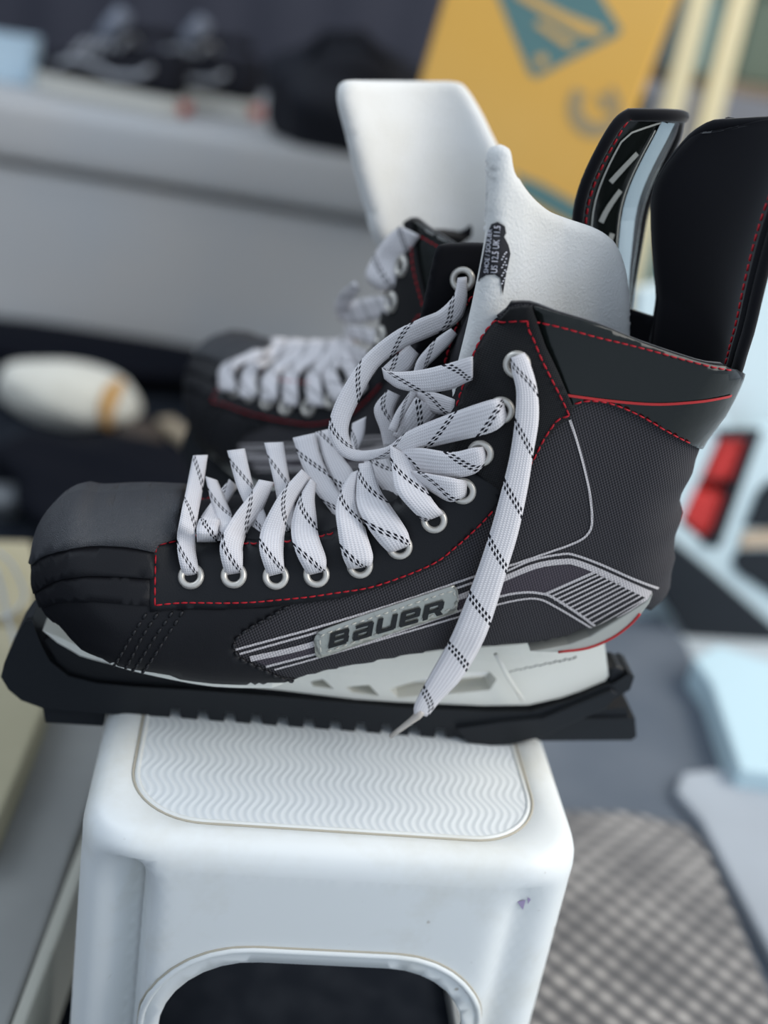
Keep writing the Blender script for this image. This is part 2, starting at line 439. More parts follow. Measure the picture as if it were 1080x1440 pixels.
# three moulded steps round the toe
l1 = [(20, 812), (52, 794), (74, 781), (122, 771.5), (178, 772), (216, 779)]
l2 = [(20, 850), (46, 838), (81, 817), (122, 811), (170, 812), (216, 815)]
l3 = [(20, 872), (48, 858), (85, 847), (130, 846), (214, 852)]
boot_panel('toe_bumper', px_poly(catmull(l1, 3) + catmull(l2, 3)[::-1]), MT['rand'], skate, .0026, .0020)
boot_panel('toe_bumper', px_poly(catmull(l2, 3) + catmull(l3, 3)[::-1]), MT['rand'], skate, .0018, .0014)
boot_panel('toe_cap', px_poly([(20, 812)] + catmull(l1, 3)[1:] + [(222, 768), (248, 758), (254, 722), (259, 686), (259, 640), (120, 640), (20, 700)]), MT['toe'], skate, .0036, .0028)
fac_px = [(211, 768), (222, 762), (262, 757), (300, 752), (345, 750), (408, 744), (472, 732), (520, 714), (556, 692), (598, 658), (622, 630), (636, 640), (672, 664), (706, 678), (712, 690), (690, 722), (660, 752), (620, 789), (560, 817), (480, 840), (400, 850), (300, 856), (211, 860)]
boot_panel('eyelet_facing', px_poly(fac_px), MT['facing'], skate, .0019, .0016)
flap_px = [(634, 640), (632, 610), (640, 570), (650, 535), (662, 500), (677, 466), (690, 440), (745, 420), (756, 450), (767, 485), (784, 522), (804, 570), (799, 585), (780, 599), (764, 620), (742, 660), (716, 697), (672, 664)]
boot_panel('ankle_flap', px_poly(flap_px), MT['flap'], skate, .0030, .0018)
col_poly_px = [(745, 410), (757, 450), (768, 485), (785, 522), (804, 571), (822, 564), (850, 565), (897, 583), (936, 605), (976, 627), (1010, 640), (1060, 560), (1060, 480)]
boot_panel('boot_collar', px_poly(col_poly_px), MT['gloss'], skate, .0016, .0014)
# stripes
def UH(pts, per=4): return list(px2uh(catmull(pts, per)))
PXM = .00037
st = [
 ([(331, 913), (441, 883), (559, 847), (661, 812), (710, 797), (772, 776), (808, 763), (824, 753), (832, 737), (830, 700), (822, 660), (811, 620), (801, 590)], 3.2),
 ([(337, 919), (441, 890), (560, 854), (655, 822), (708, 804), (748, 787), (791, 778.5), (808, 780), (844, 793), (892, 814.5), (925, 827)], 3.2),
 ([(352, 926), (441, 905), (646, 839), (704, 815), (754, 795), (794, 789), (811, 791), (842, 803), (914, 835)], 8.5),
 ([(374, 937), (444, 919), (522, 900), (641, 860), (700, 839), (736, 832.5), (760, 834), (780, 841), (839, 880)], 3.4),
 ([(386, 941), (448, 924), (644, 867), (700, 849.5), (736, 842), (758, 842), (780, 852), (835, 884)], 2.8)]
surf_strip('side_stripe', [(UH(p), w * PXM) for p, w in st], MT['stripe'], skate, .0005)
boot_panel('stripe_field', px_poly([(352, 926), (441, 907), (646, 841), (704, 817), (754, 799), (794, 793), (811, 795), (835, 805), (766, 835), (736, 832), (700, 838), (641, 859), (522, 899), (444, 918), (374, 936)]), MT['purple'], skate, .0003, 0, far=False)
hat = []
for k in range(12):
    t = k / 11; a = np.array((766, 835)) * (1 - t) + np.array((838, 879)) * t; b = np.array((836, 804)) * (1 - t) + np.array((913, 837)) * t
    hat.append((UH([a, b], 6), (2.6 if k else 4) * PXM))
hat.append((UH([(842, 803), (914, 838)], 6), 9 * PXM)); hat.append((UH([(836, 881), (876, 862), (914, 838)], 6), 3 * PXM))
surf_strip('heel_hatching', hat, MT['stripe'], skate, .0006)
for sd_ in (-1, 1): surf_strip('collar_line', [(UH([(797, 554), (850, 561), (905, 566), (943, 566), (985, 562), (1017, 556), (1024, 554)]), 3.4 * PXM)], MT['redline'], skate, .0021, (sd_,))
# seams
red = [[(218, 851), (218, 778), (222, 770), (232, 765), (300, 761), (345, 759), (400, 756), (470, 744)],
       [(219, 851), (300, 848), (400, 842), (470, 833), (530, 822), (605, 793), (640, 768), (672, 739), (697, 712)],
       [(676, 660), (690, 668), (706, 676)]]
stitches('red_stitching', [px2uh(s) for s in red], MT['red'], skate, .0022)
red2 = [[(650, 571), (657, 548), (665, 524), (674.6, 497), (681, 483), (687, 472), (697, 459), (707, 452), (721, 448.5), (734, 448), (744, 448)],
        [(744, 448), (746, 463), (751, 475), (757, 493), (763, 508), (770, 522), (780, 542), (791, 565), (798, 581)],
        [(798, 581), (783, 587), (772, 601), (762, 617), (745, 650), (725, 680)]]
stitches('red_stitching', [px2uh(s) for s in red2], MT['red'], skate, .0034)
red3 = [[(750, 450), (781, 457), (807, 464), (843, 474), (873, 481), (920, 493), (974, 508), (1026, 518)],
        [(807, 566), (827, 562), (858, 566), (897, 582), (935, 604), (972, 623)]]
stitches('red_stitching', [px2uh(s) for s in red3], MT['red'], skate, .0020)
blk = [[(206, 862), (186, 893), (160, 934)], [(222, 862), (200, 895), (176, 937)], [(243, 860), (216, 898), (186, 940)], [(258, 859), (232, 898), (200, 942)],
       [(405, 852), (375, 869), (344, 887), (329, 905), (338, 924), (370, 940), (418, 955)]]
stitches('dark_stitching', [px2uh(s) for s in blk], MT['blackthread'], skate, .0014, .0034, .0012, .0007)

# eyelets
EY = [(270, 812), (330, 810), (388, 811), (445, 808), (506, 795), (562, 768), (611, 731), (652, 690), (678, 635), (706, 574), (728, 511)]
eyu = px2uh(EY)
bm = bmesh.new()
lathe(bm, [(.0030, -.0022), (.0031, .0002), (.0036, .0012), (.0046, .0017), (.0056, .0014), (.0062, .0004), (.0063, -.0012)], 28)
R0 = [bm.verts.new((.0031 * math.cos(k * 2 * PI / 28), .0031 * math.sin(k * 2 * PI / 28), -.0012)) for k in range(28)]
f = bm.faces.new(R0); f.material_index = 1
eyo = bm_obj('eyelet', bm, [MT['eyelet'], MT['hole']], skate); eyo_first = True
EYP = {}
for sd in (-1, 1):
    X, N = surf(eyu, .0021, sd)
    for k in range(11):
        o = eyo if eyo_first else eyo.copy()
        if not eyo_first: COL.objects.link(o)
        eyo_first = False
        x = Vector(X[k]) + Vector(N[k]) * (.0013 if k > 7 else 0)
        q = Vector((0, 0, 1)).rotation_difference(Vector(N[k]))
        o.matrix_local = Matrix.Translation(x) @ q.to_matrix().to_4x4(); EYP[(sd, k)] = (x, Vector(N[k]))

# tongue front under the laces: arched strip between the two facings
tl = resample(o_ins, .004); vs = []; fs = []; uv = []; nn_ = 13
Wt = Wf(np.array([p for p in tl]))
for i, p in enumerate(tl):
    tt = tl[min(i + 1, len(tl) - 1)] - tl[max(i - 1, 0)]; tt = tt / np.linalg.norm(tt); up = np.array((-tt[1], tt[0]))
    g = Wt[i] + .006; t = i / (len(tl) - 1); bul = .010 * (1 - t) + .005 * t
    for k in range(nn_):
        s = -1 + 2 * k / (nn_ - 1); q = p - up * .004 + up * (bul * (1 - s * s))
        vs.append((q[0], VC + s * g, q[1])); uv.append((i * .004, s * g))
for i in range(len(tl) - 1):
    for k in range(nn_ - 1):
        a = i * nn_ + k; fs.append((a, a + nn_, a + nn_ + 1, a + 1))
solid(mesh_obj('tongue_front', vs, fs, MT['rand'], skate, uvs=uv), .004, 0)

# sole plate
bl = resample(g_bot, .004); bl = [p for p in bl if p[0] < .085]; vs = []; fs = []
ub = np.array([p[0] for p in bl])
hw = Wf(np.array([p for p in bl]) + (0, 1e-5)) + .0006; hw *= np.interp(ub, [UMIN, UMIN + .03, .05, .075, .14, .165, UMAX], [.74, .92, 1, .6, .6, .97, 1])
endtaper = np.array([min(1, math.sqrt(max(0, 1 - (1 - min(i, len(bl) - 1 - i) / 7) ** 2)) if min(i, len(bl) - 1 - i) < 7 else 1) for i in range(len(bl))])
for i, p in enumerate(bl):
    w = max(.004, hw[i] * endtaper[i])
    for s, z in ((-1, .0006), (-.985, -.0040), (.985, -.0040), (1, .0006)): vs.append((p[0], VC + s * w, p[1] + z))
for i in range(len(bl) - 1):
    for k in range(3): a = i * 4 + k; fs.append((a, a + 1, a + 5, a + 4))
fs += [(0, 1, 2, 3), tuple(len(vs) - 4 + k for k in (3, 2, 1, 0))]
mesh_obj('outsole', vs, fs, MT['holder'], skate, smooth=False)
# grey heel cushion with red rim
HBP = [(745, 917), (800, 907), (829, 896), (867, 873), (905, 848), (919, 835), (914, 848), (902, 864), (885, 881), (860, 899), (826, 913), (785, 918)]
hb = [L2(x, y, VC - .036) for x, y in HBP]
def slab(name, poly, v0, v1, mat, parent, grid=.006, holes=(), wfun=None, smooth=False, bev=.0012):
    V, Fc = cdt(poly, grid, holes=holes); n = len(V); vs = []
    for sd in (0, 1):
        for p in V:
            a, b = (v0, v1) if wfun is None else wfun(p)
            vs.append((p[0], (a, b)[sd], p[1]))
    fs = []; cnt = {}
    for f in Fc:
        a, b, c = V[f[0]], V[f[1]], V[f[2]]
        if (b[0] - a[0]) * (c[1] - a[1]) - (b[1] - a[1]) * (c[0] - a[0]) < 0: f = f[::-1]
        fs.append(list(f)); fs.append([i + n for i in f[::-1]])
        for i, j in zip(f, f[1:] + f[:1]): cnt[(i, j)] = 1
    for (i, j) in list(cnt):
        if (j, i) not in cnt: fs.append((j, i, i + n, j + n))
    o = mesh_obj(name, vs, fs, mat, parent, smooth=smooth)
    if bev: bevel(o, bev, 2, 50); 
    return o
slab('heel_cushion', hb, VC - .036, VC + .036, MT['sole'], skate)
rr = K.at(770, 921, VC - .034)
bm = bmesh.new(); tube(bm, [K.at(x, y, VC - .0362) for x, y in catmull([(785, 917), (826, 911.5), (860, 897.5), (885, 879.5), (900, 863)], 4)], .0007, 6)
bm_obj('heel_piping', bm, MT['redline'], skate)

# blade holder
def at_uh(pts, v): return [L2(x, y, v) for x, y in pts]
hold = at_uh([(60, 886), (84, 898), (160, 932), (300, 957), (400, 955), (520, 930), (620, 915), (740, 905), (852, 905), (858, 955), (850, 966), (790, 986), (745, 996), (680, 997), (560, 992), (500, 988), (400, 976), (300, 966), (200, 949), (112, 926), (80, 907)], VC - .010)
holes = [at_uh(h, VC - .010) for h in ([(436, 963), (455, 960), (470, 974), (440, 970)], [(486, 971), (520, 968), (534, 984), (496, 979)], [(548, 974), (600, 958), (640, 951), (690, 949), (700, 960), (690, 975), (640, 980), (560, 986)])]
htop = np.array(g_bot)
def hw_f(p):
    d = float(np.interp(p[0], htop[::-1, 0], htop[::-1, 1])) - p[1]
    w = .0068 + .010 * max(0, 1 - max(0, d) / .03) ** 1.5
    return VC - w, VC + w
slab('blade_holder', hold, 0, 0, MT['holder'], skate, .006, holes, hw_f, smooth=False, bev=.001)
bm = bmesh.new()
for x, y in ((705, 985),): pass
tube(bm, [K.at(x, y, VC - .0125 - .004 * k) for k, (x, y) in enumerate([(735, 985), (712, 948), (697, 920)])], .0011, 6)
bm_obj('holder_rib', bm, MT['holder'], skate)
bm = bmesh.new()
for k in range(14):
    a = k / 14; x = 716 + 96 * a; y = 945 - 20 * a
    p = K.at(x, y, VC - .0152 - .002 * a); q = K.at(x + 5.5, y - 1.6 - 1.5 * (k % 2), VC - .0153 - .002 * a); tube(bm, [p, q], .00025 + .00025 * a, 5)
bm_obj('holder_lettering', bm, MT['guard'], skate)
steel = at_uh([(45, 905), (110, 935), (260, 968), (500, 992), (745, 1000), (852, 970), (850, 985), (745, 1015), (500, 1008), (200, 985), (80, 950)], VC)
slab('steel_blade', steel, VC - .0015, VC + .0015, MT['steel'], skate, .02, bev=0)

# ------------------------------------------------------------------ tendon guard
def tendon_guard(fr, near_px, far_pts, vn, vf, bulge, parent, top_in=None):
    """near_px traced near edge (px) with v list vn; far_pts px or None (mirror). returns grid"""
    n = len(near_px)
    N = [np.array(fr.at(*p, v)) for p, v in zip(near_px, vn)]
    if far_pts is None: Fr = [np.array((q[0], 2 * VC - q[1], q[2])) for q in N]
    else: Fr = [np.array(fr.at(*p, v)) for p, v in zip(far_pts, vf)]
    N = catmull(N, 4); Fr = catmull(Fr, 4); m = 21; rows = []
    for i, (a, b) in enumerate(zip(N, Fr)):
        c = (a + b) / 2 + np.array((bulge * 2, 0, .006)); row = []
        for k in range(m):
            t = k / (m - 1); row.append(a * (1 - t) ** 2 + c * 2 * t * (1 - t) + b * t * t)
        rows.append(row)
    vs = [p for r in rows for p in r]; fs = []
    for i in range(len(rows) - 1):
        for k in range(m - 1):
            a = i * m + k; fs.append((a, a + 1, a + m + 1, a + m))
    return rows, vs, fs
def grid_normal(rows, i, k):
    a = rows[min(i + 1, len(rows) - 1)][k] - rows[max(i - 1, 0)][k]; b = rows[i][min(k + 1, len(rows[0]) - 1)] - rows[i][max(k - 1, 0)]
    n = np.cross(b, a); return n / (np.linalg.norm(n) + 1e-12)
def sample(rows, a, b):
    """bilinear sample: a along height 0..1, b across 0..1 -> point, normal"""
    y = a * (len(rows) - 1); x = b * (len(rows[0]) - 1); i = min(int(y), len(rows) - 2); k = min(int(x), len(rows[0]) - 2); fy = y - i; fx = x - k
    p = (rows[i][k] * (1 - fx) + rows[i][k + 1] * fx) * (1 - fy) + (rows[i + 1][k] * (1 - fx) + rows[i + 1][k + 1] * fx) * fy
    return p, grid_normal(rows, i, k)
def strip_on(bm, rows, line, w, off, mi=0):
    """flat strip on the outer face; line of (height, across) params"""
    P = [sample(rows, a, b) for a, b in line]; pv = None
    for i, (p, n) in enumerate(P):
        t = P[min(i + 1, len(P) - 1)][0] - P[max(i - 1, 0)][0]; t = t / np.linalg.norm(t); s = np.cross(n, t); s /= np.linalg.norm(s)
        q = p + n * off; cur = [bm.verts.new(Vector(q + s * w / 2)), bm.verts.new(Vector(q - s * w / 2))]
        if pv: bm.faces.new((pv[0], pv[1], cur[1], cur[0])).material_index = mi
        pv = cur
def lin(a, b, n): return [tuple(np.array(a) * (1 - k / n) + np.array(b) * k / n) for k in range(n + 1)]
def finish_guard(rows, vs, fs, parent, flip):
    f0 = fs[len(fs) // 2]
    if np.cross(vs[f0[1]] - vs[f0[0]], vs[f0[2]] - vs[f0[0]])[0] < 0: fs = [f[::-1] for f in fs]
    o = mesh_obj('tendon_guard', vs, fs, None, parent, mats=[MT['gloss'], MT['velvet']])
    # outside = gloss, inside = velvet
    s = o.modifiers.new('thickness', 'SOLIDIFY'); s.thickness = .0045; s.offset = -1; s.material_offset = 1; s.material_offset_rim = 1
    R, m = len(rows), len(rows[0])
    sgn = 1
    n0 = grid_normal(rows, R // 2, m // 2)
    sgn = 1 if n0[0] > 0 else -1
    rr = [[p for p in r] for r in rows]
    def out(a, b, off):
        p, n = sample(rr, a, b); return Vector(p + n * sgn * off)
    bm = bmesh.new()
    edge = [out(a, .0, .0005) for a in np.linspace(0, 1, 22)] + [out(1, b, .0005) for b in np.linspace(.05, .95, 16)] + [out(a, 1, .0005) for a in np.linspace(1, 0, 22)]
    tube(bm, edge, .0030, 8); bm_obj('binding', bm, MT['velvet'], o)
    bm = bmesh.new()
    path = [(a, .055) for a in np.linspace(0, .93, 60)] + [(.95, b) for b in np.linspace(.08, .92, 40)]
    pts = resample([np.array(out(a, b, .0012)) for a, b in path], .0015)
    for k in range(0, len(pts) - 2, 3): tube(bm, [pts[k], pts[k + 1], pts[k + 2]], .0005, 6)
    bm_obj('red_stitching', bm, MT['red'], o)
    bm = bmesh.new(); pts = resample([np.array(out(a, .075, -.0052)) for a in np.linspace(.02, .9, 50)], .0015)
    for k in range(0, len(pts) - 2, 3): tube(bm, [pts[k], pts[k + 1], pts[k + 2]], .0005, 6)
    bm_obj('red_stitching', bm, MT['red'], o)
    bm = bmesh.new()
    for b in (.40, .49): strip_on(bm, rr, lin((.02, b), (.88, b), 16), .0055, sgn * .0010)
    bm_obj('silver_stripe', bm, MT['silver'], o, False)
    bm = bmesh.new()
    for a in (.16, .34, .52): strip_on(bm, rr, lin((a, .17), (a + .14, .28), 4), .0030, sgn * .0010)
    strip_on(bm, rr, lin((.04, .335), (.80, .335), 16), .0007, sgn * .0010)
    strip_on(bm, rr, lin((.04, .10), (.72, .10), 12) + lin((.78, .14), (.88, .36), 5), .0009, sgn * .0010)
    bm_obj('guard_bars', bm, MT['sole'], o, False)
    return o
nearE = [(1018, 560), (1034, 522), (1042, 494), (1052, 462), (1063, 415), (1077, 360), (1092, 310), (1112, 255), (1126, 210), (1130, 185), (1126, 172)]
farE = [(916, 520), (926, 446), (930, 415), (926, 375), (923, 330), (923, 285), (930, 255), (948, 226), (972, 197), (990, 184), (1004, 178)]
g = tendon_guard(K, nearE, farE, [VC + x for x in (-.010, -.016, -.022, -.026, -.029, -.03, -.03, -.03, -.028, -.025, -.022)],
                 [VC + x for x in (.030, .034, .038, .041, .043, .044, .044, .042, .038, .034, .03)], .012, skate)
tg = finish_guard(*g, skate, 1)
bm = bmesh.new(); q_ = K.at(1026, 176, VC + .030); bx(bm, q_, (.006, .004, .007)); bevel(bm_obj('pull_tab', bm, MT['velvet'], tg, False), .0015)

# ------------------------------------------------------------------ padded tongue
def puffy(name, poly_px, depthf, T, R, mat, fr, parent, step=7):
    """padded plate: outline traced, each point at its own distance depthf(px,py) along the ray; T thickness, R edge round"""
    bnd = resample(list(poly_px) + [poly_px[0]], step)[:-1]
    ex = []
    lp = [np.array(p, float) for p in bnd]; area = sum(a[0] * b[1] - a[1] * b[0] for a, b in zip(lp, lp[1:] + lp[:1]))
    for a, b, c in zip(lp[-1:] + lp[:-1], lp, lp[1:] + lp[:1]):
        t = (c - a) / np.linalg.norm(c - a); nn = np.array((-t[1], t[0])) * (1 if area > 0 else -1)
        for d in (.06, .22, .5): ex.append(b + nn * R * d)
    V, Fc = cdt(bnd, step, extra=ex)
    d, _ = segdist(V, np.array(bnd + [bnd[0]])); x = np.clip(d / R, 0, 1); prof = np.sqrt(1 - (1 - x) ** 2); prof[d < 1e-4] = 0
    P = [CAMP + ray(p[0], p[1]) * depthf(p[0], p[1]) for p in V]
    e = 1.0; N = []
    for p in V:
        f = lambda x, y: CAMP + ray(x, y) * depthf(x, y)
        n = (f(p[0] + e, p[1]) - f(p[0], p[1])).cross(f(p[0], p[1] + e) - f(p[0], p[1])).normalized(); N.append(n)
    inv = fr.mat().inverted(); vs = []; ia = {}; ib = {}
    for i, (p, n) in enumerate(zip(P, N)):
        ia[i] = len(vs); vs.append(inv @ (p - n * (T / 2 * prof[i])))
        if prof[i] == 0: ib[i] = ia[i]
        else: ib[i] = len(vs); vs.append(inv @ (p + n * (T / 2 * prof[i])))
    fs = []
    for f in Fc:
        a, b, c = (V[f[k]] for k in range(3))
        if (b[0] - a[0]) * (c[1] - a[1]) - (b[1] - a[1]) * (c[0] - a[0]) < 0: f = f[::-1]
        A = [ia[i] for i in f]; B = [ib[i] for i in f]
        fs.append(A[::-1])
        if set(A) != set(B): fs.append(B)
    return mesh_obj(name, vs, fs, mat, parent)
def plane_depth(P0, n):
    P0 = Vector(P0); n = Vector(n)
    return lambda x, y: (P0 - CAMP).dot(n) / ray(x, y).dot(n)
def ramp_v(fr, xs, vs):
    """depth from the frame's v given as a function of image x"""
    def f(x, y):
        v = float(np.interp(x, xs, vs)); d = fr.dirl(x, y); return (v - fr.co.y) / d.y
    return f
ton_px = catmull([(704, 203), (713, 210), (719, 240), (738, 270), (766, 294), (800, 308), (835, 320), (858, 335), (872, 362), (880, 400), (884, 470), (880, 540), (780, 560), (690, 600), (640, 612), (630, 600), (634, 550), (646, 500), (657, 455), (670, 395), (682, 330), (686, 270), (687, 225), (693, 208)], 3, True)
TD = ramp_v(K, [600, 650, 690, 720, 780, 880], [VC - .008, VC - .011, VC - .015, VC - .009, VC + .012, VC + .030])
tongue = puffy('tongue', ton_px, TD, .0125, 16, MT['felt'], K, skate)
flap_far = catmull([(612, 352), (622, 343), (650, 341), (684, 342), (692, 352), (684, 400), (668, 450), (650, 500), (640, 560), (610, 575), (585, 560), (582, 500), (592, 440), (603, 390)], 3, True)
FD = ramp_v(K, [580, 690], [VC + .030, VC + .040])
fl = puffy('ankle_flap', flap_far, FD, .0035, 5, MT['velvet'], K, skate)
def on_ray(px, py, df, pull=0): return K.loc(CAMP + ray(px, py) * (df(px, py) - pull))
e2 = eyo.copy(); COL.objects.link(e2); x = on_ray(650, 393, FD, .0058); q = Vector((0, 0, 1)).rotation_difference((K.co - x).normalized() + Vector((-.15, 0, 0))); e2.matrix_local = Matrix.Translation(x) @ q.to_matrix().to_4x4()
bm = bmesh.new()
for k in range(16):
    a = np.array((690, 352)) + (np.array((648, 545)) - np.array((690, 352))) * (k / 16); b = a + (np.array((648, 545)) - np.array((690, 352))) / 26
    tube(bm, [on_ray(*a, FD, .003), on_ray(*b, FD, .003)], .0005, 6)
bm_obj('red_stitching', bm, MT['red'], fl)
pad_px = [(722, 300), (760, 330), (800, 350), (830, 380), (845, 420), (850, 500)]

def drape(name, poly, target, fr, mat, parent, off, step=4, pre=None, uvk=None):
    bv = BVHTree.FromPolygons([v.co[:] for v in target.data.vertices], [p.vertices[:] for p in target.data.polygons])
    if pre is None: V, Fc = cdt(poly, step)
    else: V, Fc = pre
    vs = []; ok = []
    for p in V:
        d = fr.dirl(p[0], p[1]); h = bv.ray_cast(fr.co, d)
        if h[0] is None: h = (None,)
        if h[0] is None: vs.append(Vector((0, 0, 0))); ok.append(False)
        else:
            vs.append(h[0] - d.normalized() * off); ok.append(True)
    fs = [f for f in Fc if all(ok[i] for i in f)]
    fs = [f if (vs[f[1]] - vs[f[0]]).cross(vs[f[2]] - vs[f[0]]).dot(vs[f[0]] - fr.co) < 0 else list(f)[::-1] for f in fs]
    return mesh_obj(name, vs, fs, mat, parent, uvs=[(p[0] * PXM, -p[1] * PXM) for p in V])
lab_px = [(686, 326), (691, 315), (700, 312), (710, 318), (712, 328), (709, 333), (715, 344), (718, 357), (712, 385), (707, 415), (704, 392), (696, 386), (684, 387), (675, 392), (672, 396), (676, 375), (681, 350)]
lab = drape('size_label', lab_px, tongue, K, MT['label'], tongue, .0008, 2.2)
def text_mesh(s):
    cu = bpy.data.curves.new('t', 'FONT'); cu.body = s; cu.size = 1; cu.resolution_u = 3
    o = bpy.data.objects.new('t', cu); COL.objects.link(o); dg = bpy.context.evaluated_depsgraph_get(); dg.update()
    me = o.evaluated_get(dg).to_mesh(); V = np.array([(v.co.x, v.co.y) for v in me.vertices]); F_ = [list(p.vertices) for p in me.polygons]
    o.evaluated_get(dg).to_mesh_clear(); bpy.data.objects.remove(o); bpy.data.curves.remove(cu); return V, F_
allV = []; allF = []
for s, a, b, hgt in (('SHOE / SOULIER', (686.5, 384), (692, 322), 6.5), ('US 12.5 UK 11.5', (699, 384), (704, 318), 9.0)):
    V, F_ = text_mesh(s); lo, hi = V.min(0), V.max(0); a = np.array(a, float); b = np.array(b, float); dx = (b - a); up = np.array((dx[1], -dx[0])); up /= np.linalg.norm(up)
    Q = [a + dx * ((p[0] - lo[0]) / (hi[0] - lo[0])) - np.array((-abs(up[0]), up[1])) * 0 + np.array((-1, -.07)) * hgt * ((p[1] - lo[1]) / (hi[1] - lo[1])) for p in V]
    n0 = len(allV); allV += Q; allF += [[i + n0 for i in f] for f in F_]
for k in range(16):      # fine unreadable print on the label's back fold
    c = np.array((705 + 2.0 * (k % 3), 400 - 3.8 * k)) if k < 12 else np.array((711, 392 - 9 * (k - 11)))
    n0 = len(allV); allV += [c, c + (2.2, -.6), c + (2.0, -2.3), c + (-.2, -1.6)]; allF += [[n0, n0 + 1, n0 + 2, n0 + 3]]
drape('label_lettering', None, tongue, K, MT['labeltext'], lab, .0020, pre=(np.array(allV), allF))

# ------------------------------------------------------------------ silver name patch
bp = px2uh(catmull([(442, 908), (441, 898), (446, 889), (456, 883), (545, 852), (630, 824), (638, 823), (643, 829), (643, 842), (641, 855), (634, 861), (545, 890), (458, 920), (449, 922), (443, 919)], 2, True))
patch = boot_panel('name_patch', [tuple(p) for p in bp], MT['logo'], skate, .0018, .0014, far=False, grid=.003)
stitches('patch_stitching', [px2uh([(450, 914), (450, 896), (462, 887), (545, 859), (628, 831), (637, 833), (636, 852), (545, 883), (458, 914)])], MT['whitethread'], patch, .0020, .0026, .0016, .0004, (-1,))
def rects(L):
    out = []
    for x0, y0, x1, y1 in L: out.append([(x0, y0), (x1, y0), (x1, y1), (x0, y1)])
    return out
# heavy italic extended capitals: strokes in a unit-high cell
LET = {
 'B': (1.06, rects([(0, 0, .92, .19), (0, .42, .92, .59), (0, .81, .92, 1), (0, 0, .26, .36), (0, .36, .26, 1), (.76, .1, 1.0, .48), (.74, .53, .96, .9)])),
 'a': (1.02, rects([(.06, .81, .90, 1), (.72, 0, .98, .9), (.06, 0, .9, .19), (0, .06, .25, .56), (.08, .42, .9, .59)])),
 'u': (1.02, rects([(0, .1, .26, 1), (.08, 0, .92, .2), (.74, .05, 1.0, 1)])),
 'e': (1.02, rects([(.06, .81, .92, 1), (0, .06, .26, .93), (.06, 0, .96, .19), (.1, .41, .96, .58), (.74, .45, .99, .92)])),
 'R': (1.0, rects([(0, 0, .26, 1), (0, .81, .92, 1), (.74, .45, 1.0, .92), (.1, .36, .94, .54)]) + [[(.52, .4), (.82, .4), (1.06, 0), (.74, 0)]])}
org = np.array((460.5, 908)); adv = np.array((620, 861)) - org; uph = np.array((4.0, -20.5)); x = 0; tot = sum(LET[c][0] + .17 for c in 'BaueR') - .17
vs = []; fs = []
for c in 'BaueR':
    w, polys = LET[c]
    for pl in polys:
        pl = [np.array(p, float) for p in pl]; pts = []
        for a, b in zip(pl, pl[1:] + pl[:1]):
            for k in range(3): pts.append(a + (b - a) * k / 3)
        X, _ = surf(px2uh([org + adv * ((x + p[0]) / tot) + uph * p[1] for p in pts]), .0024); s = len(vs); vs += list(X); fs.append(list(range(s, s + len(pts)))[::-1])
    x += w + .17
let = mesh_obj('patch_lettering', vs, fs, MT['ink'], patch, smooth=False)
solid(let, .0005, -1)

# ------------------------------------------------------------------ laces
def lace_rows(bm, uvl, fr, rows, v0, v1, bias=0, hug=True, s0=0.0, tw=None, dip=None):
    R = np.array(rows, float)
    R = np.array(catmull(list(R), 5))
    mid = np.stack([(R[:, 0] + R[:, 2]) / 2, (R[:, 1] + R[:, 3]) / 2], 1)
    L = np.concatenate([[0], np.cumsum(np.linalg.norm(np.diff(mid, axis=0), axis=1))]); t = L / L[-1]
    v = VC + (v0 + (v1 - v0) * t) / 1000
    m = 5; grid = []
    for i in range(len(R)):
        row = []
        for k in range(m):
            f = k / (m - 1); px = R[i, 0] * (1 - f) + R[i, 2] * f; py = R[i, 1] * (1 - f) + R[i, 3] * f
            row.append((px, py))
        grid.append(row)
    if hug:
        flat = [p for r in grid for p in r]; uh = px2uh(flat, fr); vsf = (VC - Wf(uh)).reshape(len(R), m); ins = pip(uh, OUT).reshape(len(R), m)
        vsm = np.where(ins, vsf, 9).min(1)
        v = np.where(vsm < 5, np.minimum(v, vsm - .0040), v)
        for _ in range(4): v[1:-1] = np.minimum(v[1:-1], (v[:-2] + 2 * v[1:-1] + v[2:]) / 4)
    if dip is not None:
        for j in range(3): v[-1 - j] += (.004, .002, .0005)[j]
    if dip == 2:
        for j in range(3): v[j] += (.004, .002, .0005)[j]
    prev = None; s = s0
    for i in range(len(R)):
        cur = []
        for k in range(m):
            crown = .0007 * (1 - (2 * k / (m - 1) - 1) ** 2)
            p = fr.at(*grid[i][k], float(v[i]) - crown + bias / 1000); cur.append(bm.verts.new(p))
        if prev:
            s1 = s + (cur[2].co - prev[2].co).length
            for k in range(m - 1):
                f = bm.faces.new((prev[k], cur[k], cur[k + 1], prev[k + 1])); f.smooth = True
                for lp, (ss, tt) in zip(f.loops, ((s, k), (s1, k), (s1, k + 1), (s, k + 1))): lp[uvl].uv = (ss, tt / (m - 1))
            s = s1
        prev = cur
